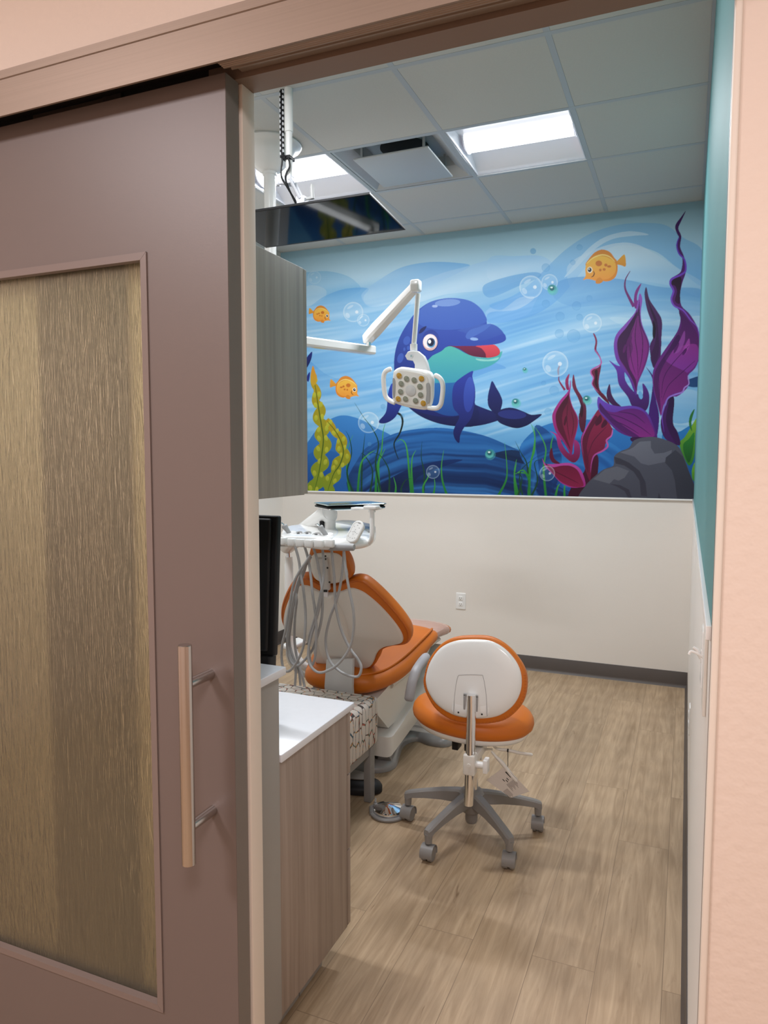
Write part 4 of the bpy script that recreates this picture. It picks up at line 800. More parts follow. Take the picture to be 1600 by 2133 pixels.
b = MB(); bx, by = pX-.030, 2.755; z = g.z+.11
b.tube([(bx, by, z-.02), (bx-.002, by, H)], .0045, 8, 0)
i = 0
while z < H:
    for s_ in (-.0065, .0065): b.box((bx+s_-.002, by-.006, z+(.010 if s_ > 0 else 0)), (bx+s_+.002, by-.002, z+.012+(.010 if s_ > 0 else 0)), .001, 1 if True else 0)
    for s_ in (-.0065, .0065): b.box((bx+s_-.0028, by-.0035, z+(.010 if s_ > 0 else 0)-.010), (bx+s_+.0028, by+.003, z+(.010 if s_ > 0 else 0)+.0005), .001, 0)
    z += .022
b.tube([(bx, by, g.z+.115), (pX, by-.02, g.z+.09)], .004, 8, 0)
b.build('cable_chain', [M['black'], M['reflector']], tv)
# ================================================================ wall plates
def plate(name, label, cat, o, u, n, kind):
    """o = centre on the wall, u = right, n = out of the wall"""
    t = thing(name, label, cat, o); o, u, n = V(o), V(u), V(n)
    b = MB(); b.pad(rrect(.072, .117, .006, 4), o, u, Z, n, [(0, 0), (0, .003), (.003, .005)]); b.build('cover_plate', M['white'], t)
    if kind == 'outlet':
        for dz in (-.021, .021):
            b = MB(); b.pad(rrect(.034, .030, .010, 5), o+Z*dz, u, Z, n, [(0, .004), (0, .0065), (.001, .007)], 0)
            for sx in (-.0065, .0065): b.pad([(sx-.0012, -.003), (sx+.0012, -.003), (sx+.0012, .006), (sx-.0012, .006)], o+Z*dz, u, Z, n, [(0, .0070), (0, .0073)], 1)
            b.pad(rrect(.005, .004, .0019, 4, 0, -.009), o+Z*dz, u, Z, n, [(0, .0070), (0, .0073)], 1); b.build('socket', [M['white'], M['ink']], t)
    else:
        b = MB(); b.pad(rrect(.012, .026, .002, 3), o, u, Z, n, [(0, .004), (0, .006)]); b.tube([o+n*.004+Z*-.004, o+n*.014+Z*.012, o+n*.020+Z*.016], [.005, .004, .003], 10); b.build('toggle', M['white'], t)
    return t
q = at(960, 1252, 'y', DB); plate('power_outlet', 'white power outlet on the back wall below the mural', 'outlet', (q.x, DB, q.z), (1, 0, 0), (0, -1, 0), 'outlet')
plate('power_outlet', 'white power outlet low on the right wall', 'outlet', (0, 3.15, .385), (0, -1, 0), (-1, 0, 0), 'outlet')
plate('light_switch', 'white light switch on the right wall near the door jamb', 'light switch', (0, 1.53, 1.065), (0, -1, 0), (-1, 0, 0), 'switch')
t = thing('wall_holder', 'white plastic holder with a small hook on the right wall, below the teal paint', 'wall holder', (0, 1.33, 1.13))
MB().box((-.006, 1.30, 1.02), (0, 1.37, 1.185), .002).build('back_plate', M['offwhite'], t)
b = MB(); hk = at(1452, 1358, 'y', 1.45); b.tube(smooth([V((0, 1.45, hk.z-.012)), V((-.012, 1.45, hk.z-.004)), V((-.024, 1.45, hk.z)), V((-.028, 1.45, hk.z-.006))], False), .0025, 8); b.build('hook', M['white'], t)
# ================================================================ mural on the back wall (one flat print)
import numpy as np
class Mural:
    """paints the print as colours of a fine flat grid of points on the wall (2.5 mm apart)"""
    def __init__(s):
        s.st = .0025; s.W = int(-XL/s.st); s.Hh = int((H-.002-ZR-.002)/s.st); s.n = 2
        w, h = s.W*s.n, s.Hh*s.n; d = s.st/s.n
        s.x0, s.z0, s.d = XL+.0005, ZR+.002, d
        xs, zs = np.meshgrid(s.x0+(np.arange(w)+.5)*d, s.z0+(np.arange(h)+.5)*d)
        vx, vy, vz = xs-CAM.x, DB-CAM.y, zs-CAM.z
        dep = vx*CF.x+vy*CF.y+vz*CF.z
        s.PX = (800+F*(vx*CR.x+vy*CR.y+vz*CR.z)/dep).astype(np.float32); s.PY = (1066.5-F*(vx*CU.x+vy*CU.y+vz*CU.z)/dep).astype(np.float32)
        s.C = np.zeros((h, w, 3), np.float32)
    def hexc(s, c): c = c.lstrip('#'); return np.array([int(c[i:i+2], 16)/255 for i in (0, 2, 4)], np.float32)
    def mask(s, P):
        q = [at(px, py, 'y', DB) for px, py in P]; X_ = np.array([(p.x-s.x0)/s.d-.5 for p in q]); Y_ = np.array([(p.z-s.z0)/s.d-.5 for p in q])
        h, w = s.PX.shape; r0, r1 = max(0, int(math.ceil(Y_.min()))), min(h-1, int(Y_.max())); c0, c1 = max(0, int(X_.min())), min(w-1, int(X_.max())+1)
        if r1 < r0 or c1 < c0: return None
        m = np.zeros((r1-r0+1, c1-c0+1), bool); X2, Y2 = np.roll(X_, -1), np.roll(Y_, -1)
        for r in range(r0, r1+1):
            k = (Y_ <= r) != (Y2 <= r)
            if not k.any(): continue
            xx = np.sort(X_[k]+(r-Y_[k])*(X2[k]-X_[k])/(Y2[k]-Y_[k]))
            for i in range(0, len(xx)-1, 2):
                a, b = max(c0, int(math.ceil(xx[i]))), min(c1, int(math.floor(xx[i+1])))
                if b >= a: m[r-r0, a-c0:b-c0+1] = True
        return m, slice(r0, r1+1), slice(c0, c1+1)
    def put(s, sl, m, col, al):
        a = (al*m)[..., None]; s.C[sl] = s.C[sl]*(1-a)+col*a
    def poly(s, P, c0, c1=None, a0=1.0, a1=None, g=None):
        c1 = c1 or c0; a1 = a0 if a1 is None else a1
        if g is None: ys = [p[1] for p in P]; g = ((0, min(ys)), (0, max(ys)+.01))
        k = s.mask(P)
        if not k: return
        m, r, c = k; gx, gy = g[1][0]-g[0][0], g[1][1]-g[0][1]
        t = np.clip(((s.PX[r, c]-g[0][0])*gx+(s.PY[r, c]-g[0][1])*gy)/(gx*gx+gy*gy+1e-9), 0, 1)
        s.put((r, c), m, s.hexc(c0)*(1-t[..., None])+s.hexc(c1)*t[..., None], a0*(1-t)+a1*t)
    def sp(s, P, *a, n=6, T=None, closed=True, **k):
        if T: P = [T(p) for p in P]
        s.poly([(p.x, p.y) for p in smooth([(p[0], p[1]) for p in P], True, n)], *a, **k)
    def ell(s, c, rx, ry, *a, rot=0, T=None, n=28, **k):
        r = math.radians(rot); P = [(c[0]+rx*math.cos(t)*math.cos(r)-ry*math.sin(t)*math.sin(r), c[1]+rx*math.cos(t)*math.sin(r)+ry*math.sin(t)*math.cos(r)) for t in [2*math.pi*i/n for i in range(n)]]
        if T: P = [T(p) for p in P]
        s.poly(P, *a, **k)
    def ring(s, c, r, w_, col, a):
        k = s.mask([(c[0]+(r+1)*math.cos(t*.2618), c[1]+(r+1)*math.sin(t*.2618)) for t in range(24)])
        if not k: return
        m, rr, cc = k; dd = np.hypot(s.PX[rr, cc]-c[0], s.PY[rr, cc]-c[1])
        s.put((rr, cc), (dd < r), s.hexc(col), a*np.clip((dd-(r-w_))/w_, 0, 1)**1.5)
    def line(s, pts, w0, c0, c1=None, T=None, a0=1.0, a1=None, n=6, wf=None):
        if T: pts = [T(p) for p in pts]
        P = smooth([(p[0], p[1]) for p in pts], False, n); m = len(P); L = []; R = []
        for i in range(m):
            t = (P[min(i+1, m-1)]-P[max(i-1, 0)]); t = t.normalized() if t.length else V((1, 0)); nn = V((-t.y, t.x)); f = i/(m-1)
            w = w0*(wf(f) if wf else (math.sin(math.pi*min(1, f*.93+.07))**.6)); L.append(P[i]+nn*w/2); R.append(P[i]-nn*w/2)
        s.poly([(p.x, p.y) for p in L+R[::-1]], c0, c1, a0, a1, g=((P[0].x, P[0].y), (P[-1].x, P[-1].y)))
    def noise(s, u, v, seed):
        """smooth value noise on lattice coordinates u, v"""
        g = np.random.RandomState(seed).rand(97, 97).astype(np.float32); iu, iv = np.floor(u).astype(int), np.floor(v).astype(int); fu, fv = u-iu, v-iv
        fu, fv = fu*fu*(3-2*fu), fv*fv*(3-2*fv); A_ = lambda a, b: g[(iv+b) % 97, (iu+a) % 97]
        return (A_(0, 0)*(1-fu)+A_(1, 0)*fu)*(1-fv)+(A_(0, 1)*(1-fu)+A_(1, 1)*fu)*fv
    def flow(s, along, across, wgt, light, dark, k, seed, l=(260, 130), w_=(9, 4)):
        """streaks drawn out along the current"""
        n = .6*s.noise(along/l[0], across/w_[0], seed)+.4*s.noise(along/l[1], across/w_[1], seed+1)-.5
        for c, a in ((light, np.clip(n*k, 0, 1)), (dark, np.clip(-n*k, 0, 1))): a = (a*wgt)[..., None]; s.C = s.C*(1-a)+s.hexc(c)*a
    def build(s):
        n, h, w = s.n, s.Hh, s.W; c = np.clip(s.C, 0, 1); c = np.where(c <= .04045, c/12.92, ((c+.055)/1.055)**2.4)
        c = np.clip(c.reshape(h, n, w, n, 3).mean((1, 3))*KM, 0, 1)
        xs, zs = np.meshgrid(s.x0+(np.arange(w)+.5)*s.st, s.z0+(np.arange(h)+.5)*s.st); xs[:, 0] = XL; xs[:, -1] = 0; zs[0] = ZR; zs[-1] = H-.001
        co = np.stack([xs, np.full_like(xs, DB-.0006), zs], -1).astype(np.float32).reshape(-1); idx = np.arange(h*w).reshape(h, w)
        q = np.stack([idx[:-1, :-1], idx[:-1, 1:], idx[1:, 1:], idx[1:, :-1]], -1).reshape(-1).astype(np.int32); m_ = len(q)//4
        me = bpy.data.meshes.new('wall_mural'); me.vertices.add(h*w); me.vertices.foreach_set('co', co); me.loops.add(len(q)); me.loops.foreach_set('vertex_index', q)
        me.polygons.add(m_); me.polygons.foreach_set('loop_start', np.arange(m_, dtype=np.int32)*4); me.update(calc_edges=True)
        ca = me.color_attributes.new('print', 'FLOAT_COLOR', 'POINT'); ca.data.foreach_set('color', np.concatenate([c, np.ones((h, w, 1))], -1).astype(np.float32).reshape(-1))
        m = bpy.data.materials.new('mural_print'); m.use_nodes = True; nt = m.node_tree; b = nt.nodes['Principled BSDF']; at_ = nt.nodes.new('ShaderNodeVertexColor'); at_.layer_name = 'print'
        nt.links.new(at_.outputs['Color'], b.inputs['Base Color']); b.inputs['Roughness'].default_value = .5; b.inputs['Specular IOR Level'].default_value = .25
        me.materials.append(m); o = bpy.data.objects.new('wall_mural', me); COL.objects.link(o)
        o['label'] = 'printed undersea mural of a blue dolphin, yellow fish and purple seaweed on the back wall'; o['category'] = 'mural'; return o
KM = .75
mu = Mural()
A = lambda p: (620+p[0]/3.2, 500+p[1]/3.2)
Bq = lambda p: (1020+p[0]/3.2, 420+p[1]/3.2)
# background: printed sky-to-sea gradient, dimness under the ceiling painted into its top band
bands = [(400, '#8fb6c4'), (500, '#a9d0e0'), (560, '#b4dbf0'), (640, '#8fc3e6'), (740, '#86bfe8'), (820, '#7ab8e6'), (880, '#86c2ea'), (930, '#62a8de'), (1060, '#2f7cc4')]
yy_ = mu.PY+(mu.PX-1000)*.10*np.clip((900-mu.PY)/500, 0, 1)
for k_ in range(3): mu.C[..., k_] = np.interp(yy_, [b_[0] for b_ in bands], [mu.hexc(b_[1])[k_] for b_ in bands])
rs = random.Random(3)
# big soft waves
mu.sp([(60, 215), (200, 208), (320, 235), (390, 280), (418, 335), (300, 400), (180, 470), (60, 560), (-100, 600), (-100, 240)], '#78b8e2', '#8fc8ee', T=A, a0=.65, a1=.25)
mu.sp([(60, 310), (130, 305), (185, 330), (190, 370), (150, 410), (60, 440), (-60, 400)], '#b4d6ea', T=A, a0=.7)
mu.sp([(-100, 520), (60, 455), (180, 375), (320, 325), (470, 322), (440, 380), (470, 430), (620, 430), (760, 420), (600, 560), (300, 700), (-100, 800)], '#66ace4', '#9ad0f2', T=A, a0=.7, a1=.1)
mu.sp([(440, 345), (560, 255), (700, 180), (880, 147), (1060, 152), (1150, 172), (1050, 230), (900, 300), (700, 390), (560, 440), (470, 440), (430, 390)], '#6fb2ea', '#cfe6f6', T=A, a0=.8, a1=.35)
mu.sp([(640, 440), (780, 300), (950, 225), (1120, 178), (1320, 125), (1620, 105), (1700, 200), (1500, 260), (1300, 330), (1000, 360), (800, 420)], '#9ccbf0', '#dceefa', T=A, a0=.75, a1=.35)
mu.sp([(1260, 470), (1400, 400), (1540, 340), (1620, 330), (1580, 420), (1540, 490), (1400, 540), (1270, 555)], '#cfe0f6', '#a9ccf0', T=A, a0=.6)
mu.sp([(0, 375), (160, 362), (345, 375), (300, 420), (200, 470), (0, 520)], '#9ccdf0', '#c6e2f6', T=Bq, a0=.7, a1=.3)
mu.sp([(0, 690), (150, 630), (280, 540), (400, 420), (520, 310), (680, 210), (860, 155), (1050, 142), (1180, 160), (1290, 240), (1420, 330), (1420, 560), (1250, 440), (1100, 330), (900, 290), (760, 330), (620, 460), (470, 640), (330, 740), (180, 790), (0, 810), (0, 740), (180, 720), (300, 640), (200, 640), (80, 720)], '#86bfe6', '#66aae8', T=Bq, a0=.75, a1=.6)
mu.sp([(640, 330), (760, 240), (900, 200), (1000, 203), (1060, 222), (960, 228), (820, 250), (700, 320), (560, 460), (500, 500)], '#cfe8f6', T=Bq, a0=.7)
mu.sp([(520, 430), (700, 320), (860, 275), (980, 285), (1100, 345), (1250, 440), (1420, 540), (1420, 640), (1200, 560), (900, 520), (700, 540), (560, 600)], '#cfe6f4', '#a9d2ee', T=Bq, a0=.75, a1=.4)
mu.sp([(450, 540), (620, 500), (900, 520), (1150, 570), (1420, 590), (1420, 760), (1100, 720), (800, 690), (560, 700), (430, 640)], '#5f9fd6', '#78b3e2', T=Bq, a0=.7, a1=.35)
mu.sp([(800, 775), (1000, 780), (1200, 800), (1420, 770), (1420, 1000), (1300, 1100), (1100, 960), (950, 860)], '#b2d8ee', '#7fbce8', T=Bq, a0=.7, a1=.3)
mu.sp([(-40, 560), (120, 500), (300, 470), (340, 500), (200, 560), (0, 640)], '#6ba9de', T=Bq, a0=.7)
# current drawn out in streaks, sweeping up to the right and then over
X_, Y_ = mu.PX, mu.PY
acr = Y_+.30*(X_-700)-34*np.sin((X_-600)/190)-.00042*np.clip(X_-900, 0, None)**2
win = np.clip((Y_-590)/90, 0, 1)*np.clip((960-Y_)/60, 0, 1)
mu.flow(X_-.3*Y_, acr, win*.85, '#dcf0fb', '#5a9fdc', 1.5, 11, (300, 150), (10, 4.5))
mu.flow(X_-.2*Y_, acr, np.clip((Y_-520)/80, 0, 1)*np.clip((900-Y_)/200, 0, 1)*.45, '#e8f6fd', '#5b9ad8', 2.2, 21, (420, 200), (46, 22))
mu.sp([(60, 800), (200, 900), (380, 945), (520, 935), (440, 980), (300, 1010), (150, 990), (60, 960)], '#4f97d6', '#7ab5e4', T=A, a0=.6, a1=.2)
mu.sp([(1000, 900), (1200, 830), (1300, 815), (1390, 853), (1300, 870), (1150, 920)], '#5f9fdc', T=A, a0=.6)
# lower sea
mu.sp([(-60, 1560), (60, 1360), (150, 1240), (250, 1180), (330, 1170), (430, 1200), (520, 1250), (620, 1300), (760, 1400), (760, 1700), (-60, 1700)], '#3c86cc', '#1c5aa6', T=A)
mu.sp([(-60, 1600), (60, 1440), (160, 1400), (260, 1420), (300, 1500), (200, 1600), (60, 1720)], '#2468b4', '#123f86', T=A, a0=.8)
mu.poly([(p.x, p.y) for p in smooth([A((380, 1700)), A((420, 1430)), A((560, 1330)), A((700, 1275)), A((900, 1252)), A((1050, 1262)), A((1250, 1305)), A((1440, 1385)), A((1600, 1450)), A((1800, 1560)), A((1950, 1640)), A((2000, 1720)), A((1200, 1740))], True, 6)], '#256cb6', '#0a2454')
hill = [A(p) for p in ((380, 1700), (420, 1430), (560, 1330), (700, 1275), (900, 1252), (1050, 1262), (1250, 1305), (1440, 1385), (1600, 1450), (1800, 1560), (1950, 1640))]
hx = np.array([p[0] for p in hill[1:]]); hy = np.array([p[1] for p in hill[1:]]); dep_ = Y_-np.interp(X_, hx, hy)+.18*np.clip(X_-950, 0, None)
hm = ((dep_ > 2) & (X_ > 725) & (X_ < 1230)) & (Y_ > np.interp(X_, hx, hy)+1)
mu.flow(X_, dep_, hm*np.clip((X_-725)/40, 0, 1)*np.clip((1230-X_)/60, 0, 1)*.9, '#3a86cf', '#041a48', 2.6, 31, (330, 160), (9, 4.5))
mu.sp([(460, 1720), (600, 1600), (760, 1520), (950, 1470), (1100, 1465), (1000, 1500), (820, 1570), (760, 1640), (700, 1720)], '#0a2a66', '#061838', T=A, a0=.85)
mu.sp([(1300, 1430), (1450, 1400), (1600, 1470), (1560, 1500), (1420, 1470)], '#051634', T=A, a0=.7)
mu.sp([(200, 1660), (280, 1540), (400, 1480), (560, 1455), (700, 1460), (860, 1530), (960, 1600), (900, 1800), (700, 1990), (300, 1800)], '#2f7ec6', '#1a57a4', T=Bq)
mu.sp([(300, 1500), (420, 1560), (480, 1700), (440, 1900), (330, 1980), (330, 1800)], '#124488', '#0a2a60', T=Bq, a0=.8)
mu.flow(X_+.5*Y_, np.hypot((X_-1180)*.7, Y_-1010), ((Y_ > 885) & (X_ > 1085) & (X_ < 1310) & (np.hypot((X_-1180)*.75, Y_-1010) < 112))*.7, '#3f90d6', '#0a2c66', 2.4, 41, (200, 90), (8, 4))
mu.sp([(1150, 1560), (1250, 1540), (1420, 1500), (1420, 1980), (1200, 1900)], '#2f86cc', '#0f4488', T=Bq)
mu.sp([(1180, 1300), (1300, 1250), (1420, 1290), (1420, 1420), (1280, 1480), (1180, 1440)], '#a9d2ee', '#6fb0e2', T=Bq, a0=.8)
mu.sp([(1300, 1200), (1420, 1160), (1420, 1225), (1340, 1235)], '#12386e', T=Bq, a0=.85)
# other dolphin's tail at the left
mu.sp([(97, 745), (92, 790), (75, 830), (60, 850), (55, 800), (75, 765)], '#1c2c80', '#101c50', T=A)
mu.sp([(82, 880), (80, 915), (72, 945), (60, 930), (66, 900)], '#1c2c80', T=A)
# grasses behind
def grass(pts, w_, c, T): mu.line(pts, w_, c, '#7fbf3a' if c == 'g' else c, T=T, wf=lambda f: 1-f*.92) if c != 'g' else mu.line(pts, w_, '#1f7a34', '#4fae4a', T=T, wf=lambda f: 1-f*.92)
G = [([(425, 1700), (430, 1500), (440, 1380), (450, 1290)], 'd'), ([(350, 1700), (330, 1540), (330, 1400), (370, 1300)], 'g'), ([(380, 1700), (330, 1560), (360, 1420), (345, 1320), (320, 1270)], 'd'), ([(520, 1700), (530, 1520), (560, 1400), (570, 1280), (585, 1220)], 'g'),
     ([(545, 1700), (540, 1500), (560, 1440), (585, 1390)], 'g'), ([(610, 1700), (612, 1560), (590, 1490), (540, 1430), (450, 1410)], 'd'), ([(650, 1700), (655, 1640), (640, 1580)], 'g'), ([(760, 1700), (745, 1560), (735, 1440), (720, 1360), (690, 1330), (660, 1345)], 'g'),
     ([(770, 1700), (760, 1550), (765, 1450), (790, 1400)], 'g'), ([(840, 1700), (845, 1560), (825, 1450), (830, 1340)], 'd'), ([(840, 1700), (838, 1640), (870, 1580), (860, 1560)], 'g'), ([(905, 1700), (915, 1640), (912, 1590)], 'g'), ([(995, 1700), (965, 1600), (960, 1500), (975, 1400)], 'g'),
     ([(1340, 1700), (1390, 1600), (1395, 1500), (1380, 1350)], 'g'), ([(1470, 1700), (1445, 1560), (1460, 1460)], 'g'), ([(1540, 1700), (1550, 1500), (1580, 1400), (1580, 1280), (1560, 1230)], 'g'), ([(1545, 1700), (1530, 1500), (1490, 1420), (1450, 1340)], 'd'), ([(1540, 1600), (1530, 1560), (1480, 1550), (1450, 1560)], 'g'),
     ([(480, 1700), (500, 1540), (450, 1440), (420, 1420)], 'd'), ([(400, 1700), (420, 1500), (470, 1430), (520, 1400)], 'g'), ([(1500, 1700), (1480, 1600), (1500, 1520), (1600, 1440)], 'd'), ([(700, 1700), (690, 1660), (720, 1600), (760, 1590)], 'd'), ([(560, 1700), (520, 1500), (540, 1360), (500, 1260), (440, 1180), (380, 1085)], 'd')]
for p, c in G: grass(p, 5.2 if c == 'g' else 4.2, 'g' if c == 'g' else '#12452e', A)
G = [([(265, 1960), (270, 1780), (295, 1640), (300, 1560), (275, 1480)], 'g'), ([(375, 1960), (360, 1780), (375, 1650), (340, 1560), (300, 1500)], 'g'), ([(415, 1700), (410, 1620), (430, 1550)], 'g'), ([(175, 1960), (165, 1840), (180, 1740)], 'g'), ([(190, 1960), (215, 1840), (160, 1800)], 'd'), ([(440, 1960), (455, 1900), (470, 1880)], 'g'),
     ([(500, 1970), (500, 1900), (520, 1860)], 'g'), ([(260, 1840), (225, 1790), (180, 1810)], 'g'), ([(280, 1960), (320, 1860), (300, 1740), (350, 1720)], 'd')]
for p, c in G: grass(p, 5.2 if c == 'g' else 4.2, 'g' if c == 'g' else '#12452e', Bq)
mu.line([(672, 1460), (650, 1400), (645, 1350), (680, 1290), (700, 1220), (690, 1170), (655, 1150)], 5, '#0c2a22', '#0c1c18', T=A, wf=lambda f: .3+.7*f)
# ---- dolphin
mu.sp([(630, 955), (602, 1030), (597, 1100), (585, 1155), (540, 1213), (590, 1220), (650, 1182), (690, 1110), (720, 1050), (690, 980)], '#2d49b0', '#16226a', T=A)
mu.sp([(1130, 1060), (1185, 1097), (1250, 1124), (1300, 1141), (1340, 1150), (1345, 1190), (1325, 1207), (1220, 1235), (1100, 1243), (1040, 1200)], '#1d2a72', '#10154a', T=A, n=4)
mu.sp([(1298, 1142), (1272, 1105), (1268, 1050), (1280, 990), (1297, 940), (1325, 985), (1348, 1025), (1365, 1070), (1360, 1110), (1345, 1150), (1320, 1160)], '#1d2870', '#121850', T=A)
mu.sp([(1325, 1150), (1380, 1122), (1440, 1120), (1510, 1145), (1560, 1165), (1628, 1162), (1570, 1210), (1520, 1240), (1460, 1254), (1390, 1238), (1335, 1207)], '#141c58', '#0e1444', T=A)
mu.ell((1430, 1163), 95, 30, '#232f78', T=A, rot=3)
mu.sp([(1262, 560), (1250, 500), (1213, 448), (1150, 406), (1060, 388), (960, 392), (870, 420), (790, 480), (730, 560), (680, 650), (650, 750), (643, 860), (655, 960), (680, 1040), (740, 1115), (830, 1180), (950, 1225), (1080, 1243), (1170, 1238), (1200, 1170), (1185, 1095), (1150, 1000), (1168, 875), (1150, 760), (1260, 700)], '#3456b4', '#121b5e', T=A, g=(A((1000, 520)), A((940, 1230))))
mu.sp([(680, 1040), (760, 1120), (880, 1165), (1010, 1180), (1110, 1160), (1185, 1100), (1210, 1170), (1180, 1238), (1080, 1243), (950, 1225), (830, 1180), (740, 1115)], '#182668', '#0d1448', T=A)
mu.sp([(860, 900), (1060, 940), (1040, 1040), (1060, 1110), (1090, 1160), (1010, 1172), (930, 1150), (830, 1090), (780, 1010), (820, 940)], '#2a74b4', '#1a4a94', T=A, a0=.95)
mu.sp([(866, 790), (930, 750), (1005, 709), (1060, 722), (1120, 755), (1180, 778), (1250, 784), (1320, 775), (1362, 740), (1358, 770), (1335, 805), (1285, 838), (1225, 860), (1168, 876), (1110, 912), (1050, 948), (960, 952), (885, 945), (880, 870)], '#54b8ae', '#3c9cb4', T=A, n=4)
mu.sp([(1190, 790), (1270, 797), (1340, 782), (1320, 803), (1250, 808), (1205, 803)], '#9fdcd0', T=A, a0=.8)
mu.sp([(1000, 706), (1100, 704), (1210, 702), (1300, 696), (1335, 715), (1350, 745), (1335, 770), (1280, 784), (1210, 781), (1150, 768), (1080, 726), (1030, 710)], '#7a2048', '#5a1638', T=A, n=4)
mu.sp([(1190, 706), (1300, 697), (1335, 716), (1349, 745), (1333, 770), (1285, 783), (1258, 782), (1252, 755), (1225, 722)], '#e04a56', '#c23a4c', T=A, n=4)
mu.sp([(1265, 560), (1320, 570), (1365, 608), (1389, 655), (1372, 678), (1320, 694), (1220, 704), (1110, 706), (1010, 700), (1000, 640), (1130, 580)], '#4264b8', '#2f4aa8', T=A, n=4)
mu.sp([(1389, 655), (1372, 678), (1320, 694), (1220, 704), (1110, 706), (1010, 702), (960, 740), (900, 770), (860, 800), (840, 700), (900, 620), (1000, 600), (1120, 620), (1130, 668), (1230, 672), (1330, 640), (1375, 625)], '#3450ae', '#26409e', T=A, n=4)
mu.sp([(1258, 545), (1250, 500), (1213, 448), (1150, 406), (1060, 388), (960, 392), (870, 422), (800, 485), (790, 540), (850, 580), (960, 598), (1080, 594), (1190, 570)], '#4c72c8', '#3c60ba', T=A, n=4)
mu.sp([(1265, 560), (1290, 562), (1250, 600), (1180, 640), (1140, 660), (1120, 640), (1150, 600), (1210, 580)], '#4e72c4', T=A, a0=.8)
mu.ell((1000, 418), 85, 24, '#7a9cdc', T=A, rot=-4); mu.ell((915, 441), 19, 9, '#a9c0ec', T=A); mu.ell((1177, 660), 27, 10, '#93b4e6', T=A, rot=4)
mu.ell((728, 670), 22, 30, '#4a6fc8', T=A, rot=20, a0=.6); mu.ell((686, 787), 20, 34, '#4a6fc8', T=A, rot=18, a0=.6); mu.ell((712, 728), 7, 12, '#4a6fc8', T=A, a0=.6); mu.ell((738, 720), 9, 14, '#4a6fc8', T=A, a0=.6)
mu.ell((888, 672), 60, 74, '#263c94', '#3450ae', T=A); mu.ell((886, 686), 52, 58, '#1c2c78', T=A)
mu.ell((884, 682), 49, 55, '#f4dcda', '#dcb0ac', T=A); mu.ell((881, 676), 44, 46, '#fbeeee', T=A)
mu.ell((890, 685), 28, 33, '#2b4f80', '#5d9cc4', T=A); mu.ell((888, 682), 22, 26, '#12173a', T=A); mu.ell((880, 677), 10, 13, '#ffffff', T=A)
mu.sp([(808, 622), (822, 592), (858, 573), (850, 596), (828, 617)], '#16205e', T=A)
mu.sp([(1168, 872), (1165, 910), (1182, 980), (1184, 1050), (1175, 1120), (1155, 1190), (1110, 1250), (1085, 1300), (1077, 1352), (1050, 1328), (1038, 1282), (1052, 1235), (1078, 1175), (1040, 1120), (1030, 1040), (1045, 960), (1100, 910)], '#2c3fa4', '#111a58', T=A, n=5)
mu.ell((1143, 1030), 36, 118, '#3c58b8', '#2a3e9a', T=A, rot=4)
# ---- fish
def fish(T):
    mu.sp([(848, 398), (880, 365), (900, 353), (908, 392), (906, 433), (880, 425), (848, 418), (835, 408)], '#e6a83a', '#d98f2c', T=T, n=3)
    mu.sp([(640, 425), (660, 385), (700, 340), (750, 320), (800, 335), (832, 375), (850, 400), (852, 465), (832, 510), (785, 532), (740, 520), (680, 470)], '#d98a30', '#e08a2a', T=T)
    mu.sp([(623, 521), (640, 495), (638, 450), (650, 410), (690, 378), (750, 363), (800, 378), (838, 410), (838, 470), (800, 510), (750, 522), (710, 528), (680, 520), (650, 516)], '#f2c04a', '#ee9a38', T=T)
    mu.line([(645, 415), (690, 375), (750, 355), (800, 368), (838, 402)], 3.0*T.s, '#f8d878', T=T)
    mu.sp([(712, 520), (735, 505), (756, 528), (735, 546), (708, 544)], '#d98a2c', T=T)
    for (x, y, a, b_) in ((728, 412, 22, 19), (775, 423, 11, 10), (797, 432, 14, 8), (738, 456, 9, 9), (764, 452, 10, 9)): mu.ell((x, y), a, b_, '#c9742a', T=T, n=16)
    mu.ell((668, 455), 18, 21, '#fff4dc', T=T); mu.ell((667, 455), 13, 15, '#26303c', T=T); mu.ell((663, 450), 4, 5, '#ffffff', T=T)
    mu.line([(692, 462), (698, 480), (690, 497), (676, 503)], 2.2*T.s, '#6b3a1a', T=T)
def mkT(cx, cy, sc, flip, base):
    f = lambda p: base((cx+(p[0]-765)*sc*(-1 if flip else 1), cy+(p[1]-435)*sc)); f.s = sc; f2 = lambda p: f(p); f2.s = sc; return f2
fish(mkT(765, 435, 1.0, False, Bq)); fish(mkT(148, 495, .51, True, A)); fish(mkT(313, 984, .68, True, A))
# ---- yellow-green kelp
def kelp(ctr, w0, T, ph=0):
    P = smooth([T(p) for p in ctr], False, 10); m = len(P); L = []; R = []
    for i in range(m):
        t = (P[min(i+1, m-1)]-P[max(i-1, 0)]).normalized(); nn = V((-t.y, t.x)); f = i/(m-1); s = P[i].y
        w = w0*(.45+.75*min(1, f*2.2))
        L.append(P[i]+nn*w*(.25+.75*abs(math.sin(s*.085+ph))**.7)); R.append(P[i]-nn*w*(.25+.75*abs(math.sin(s*.085+ph+1.3))**.7))
    mu.poly([(p.x, p.y) for p in L]+[(p.x, p.y) for p in R[::-1]], '#b89a1a', '#7f9a24')
    for side, sg in ((L, 0), (R, 1.3)):
        for i in range(4, m-3, 7):
            c = P[i]*.45+side[i]*.55; mu.ell((c.x, c.y), w0*.26, w0*.40, '#d0c83a', '#a8b83a', a0=.8, rot=rs.uniform(-25, 25))
    mu.line([(p.x, p.y) for p in P[2:]], 2.4, '#5c6a14', '#2f5a16', n=1)
kelp([(105, 900), (125, 1020), (140, 1120), (160, 1240), (172, 1330), (160, 1440), (140, 1560), (108, 1690)], 15, A)
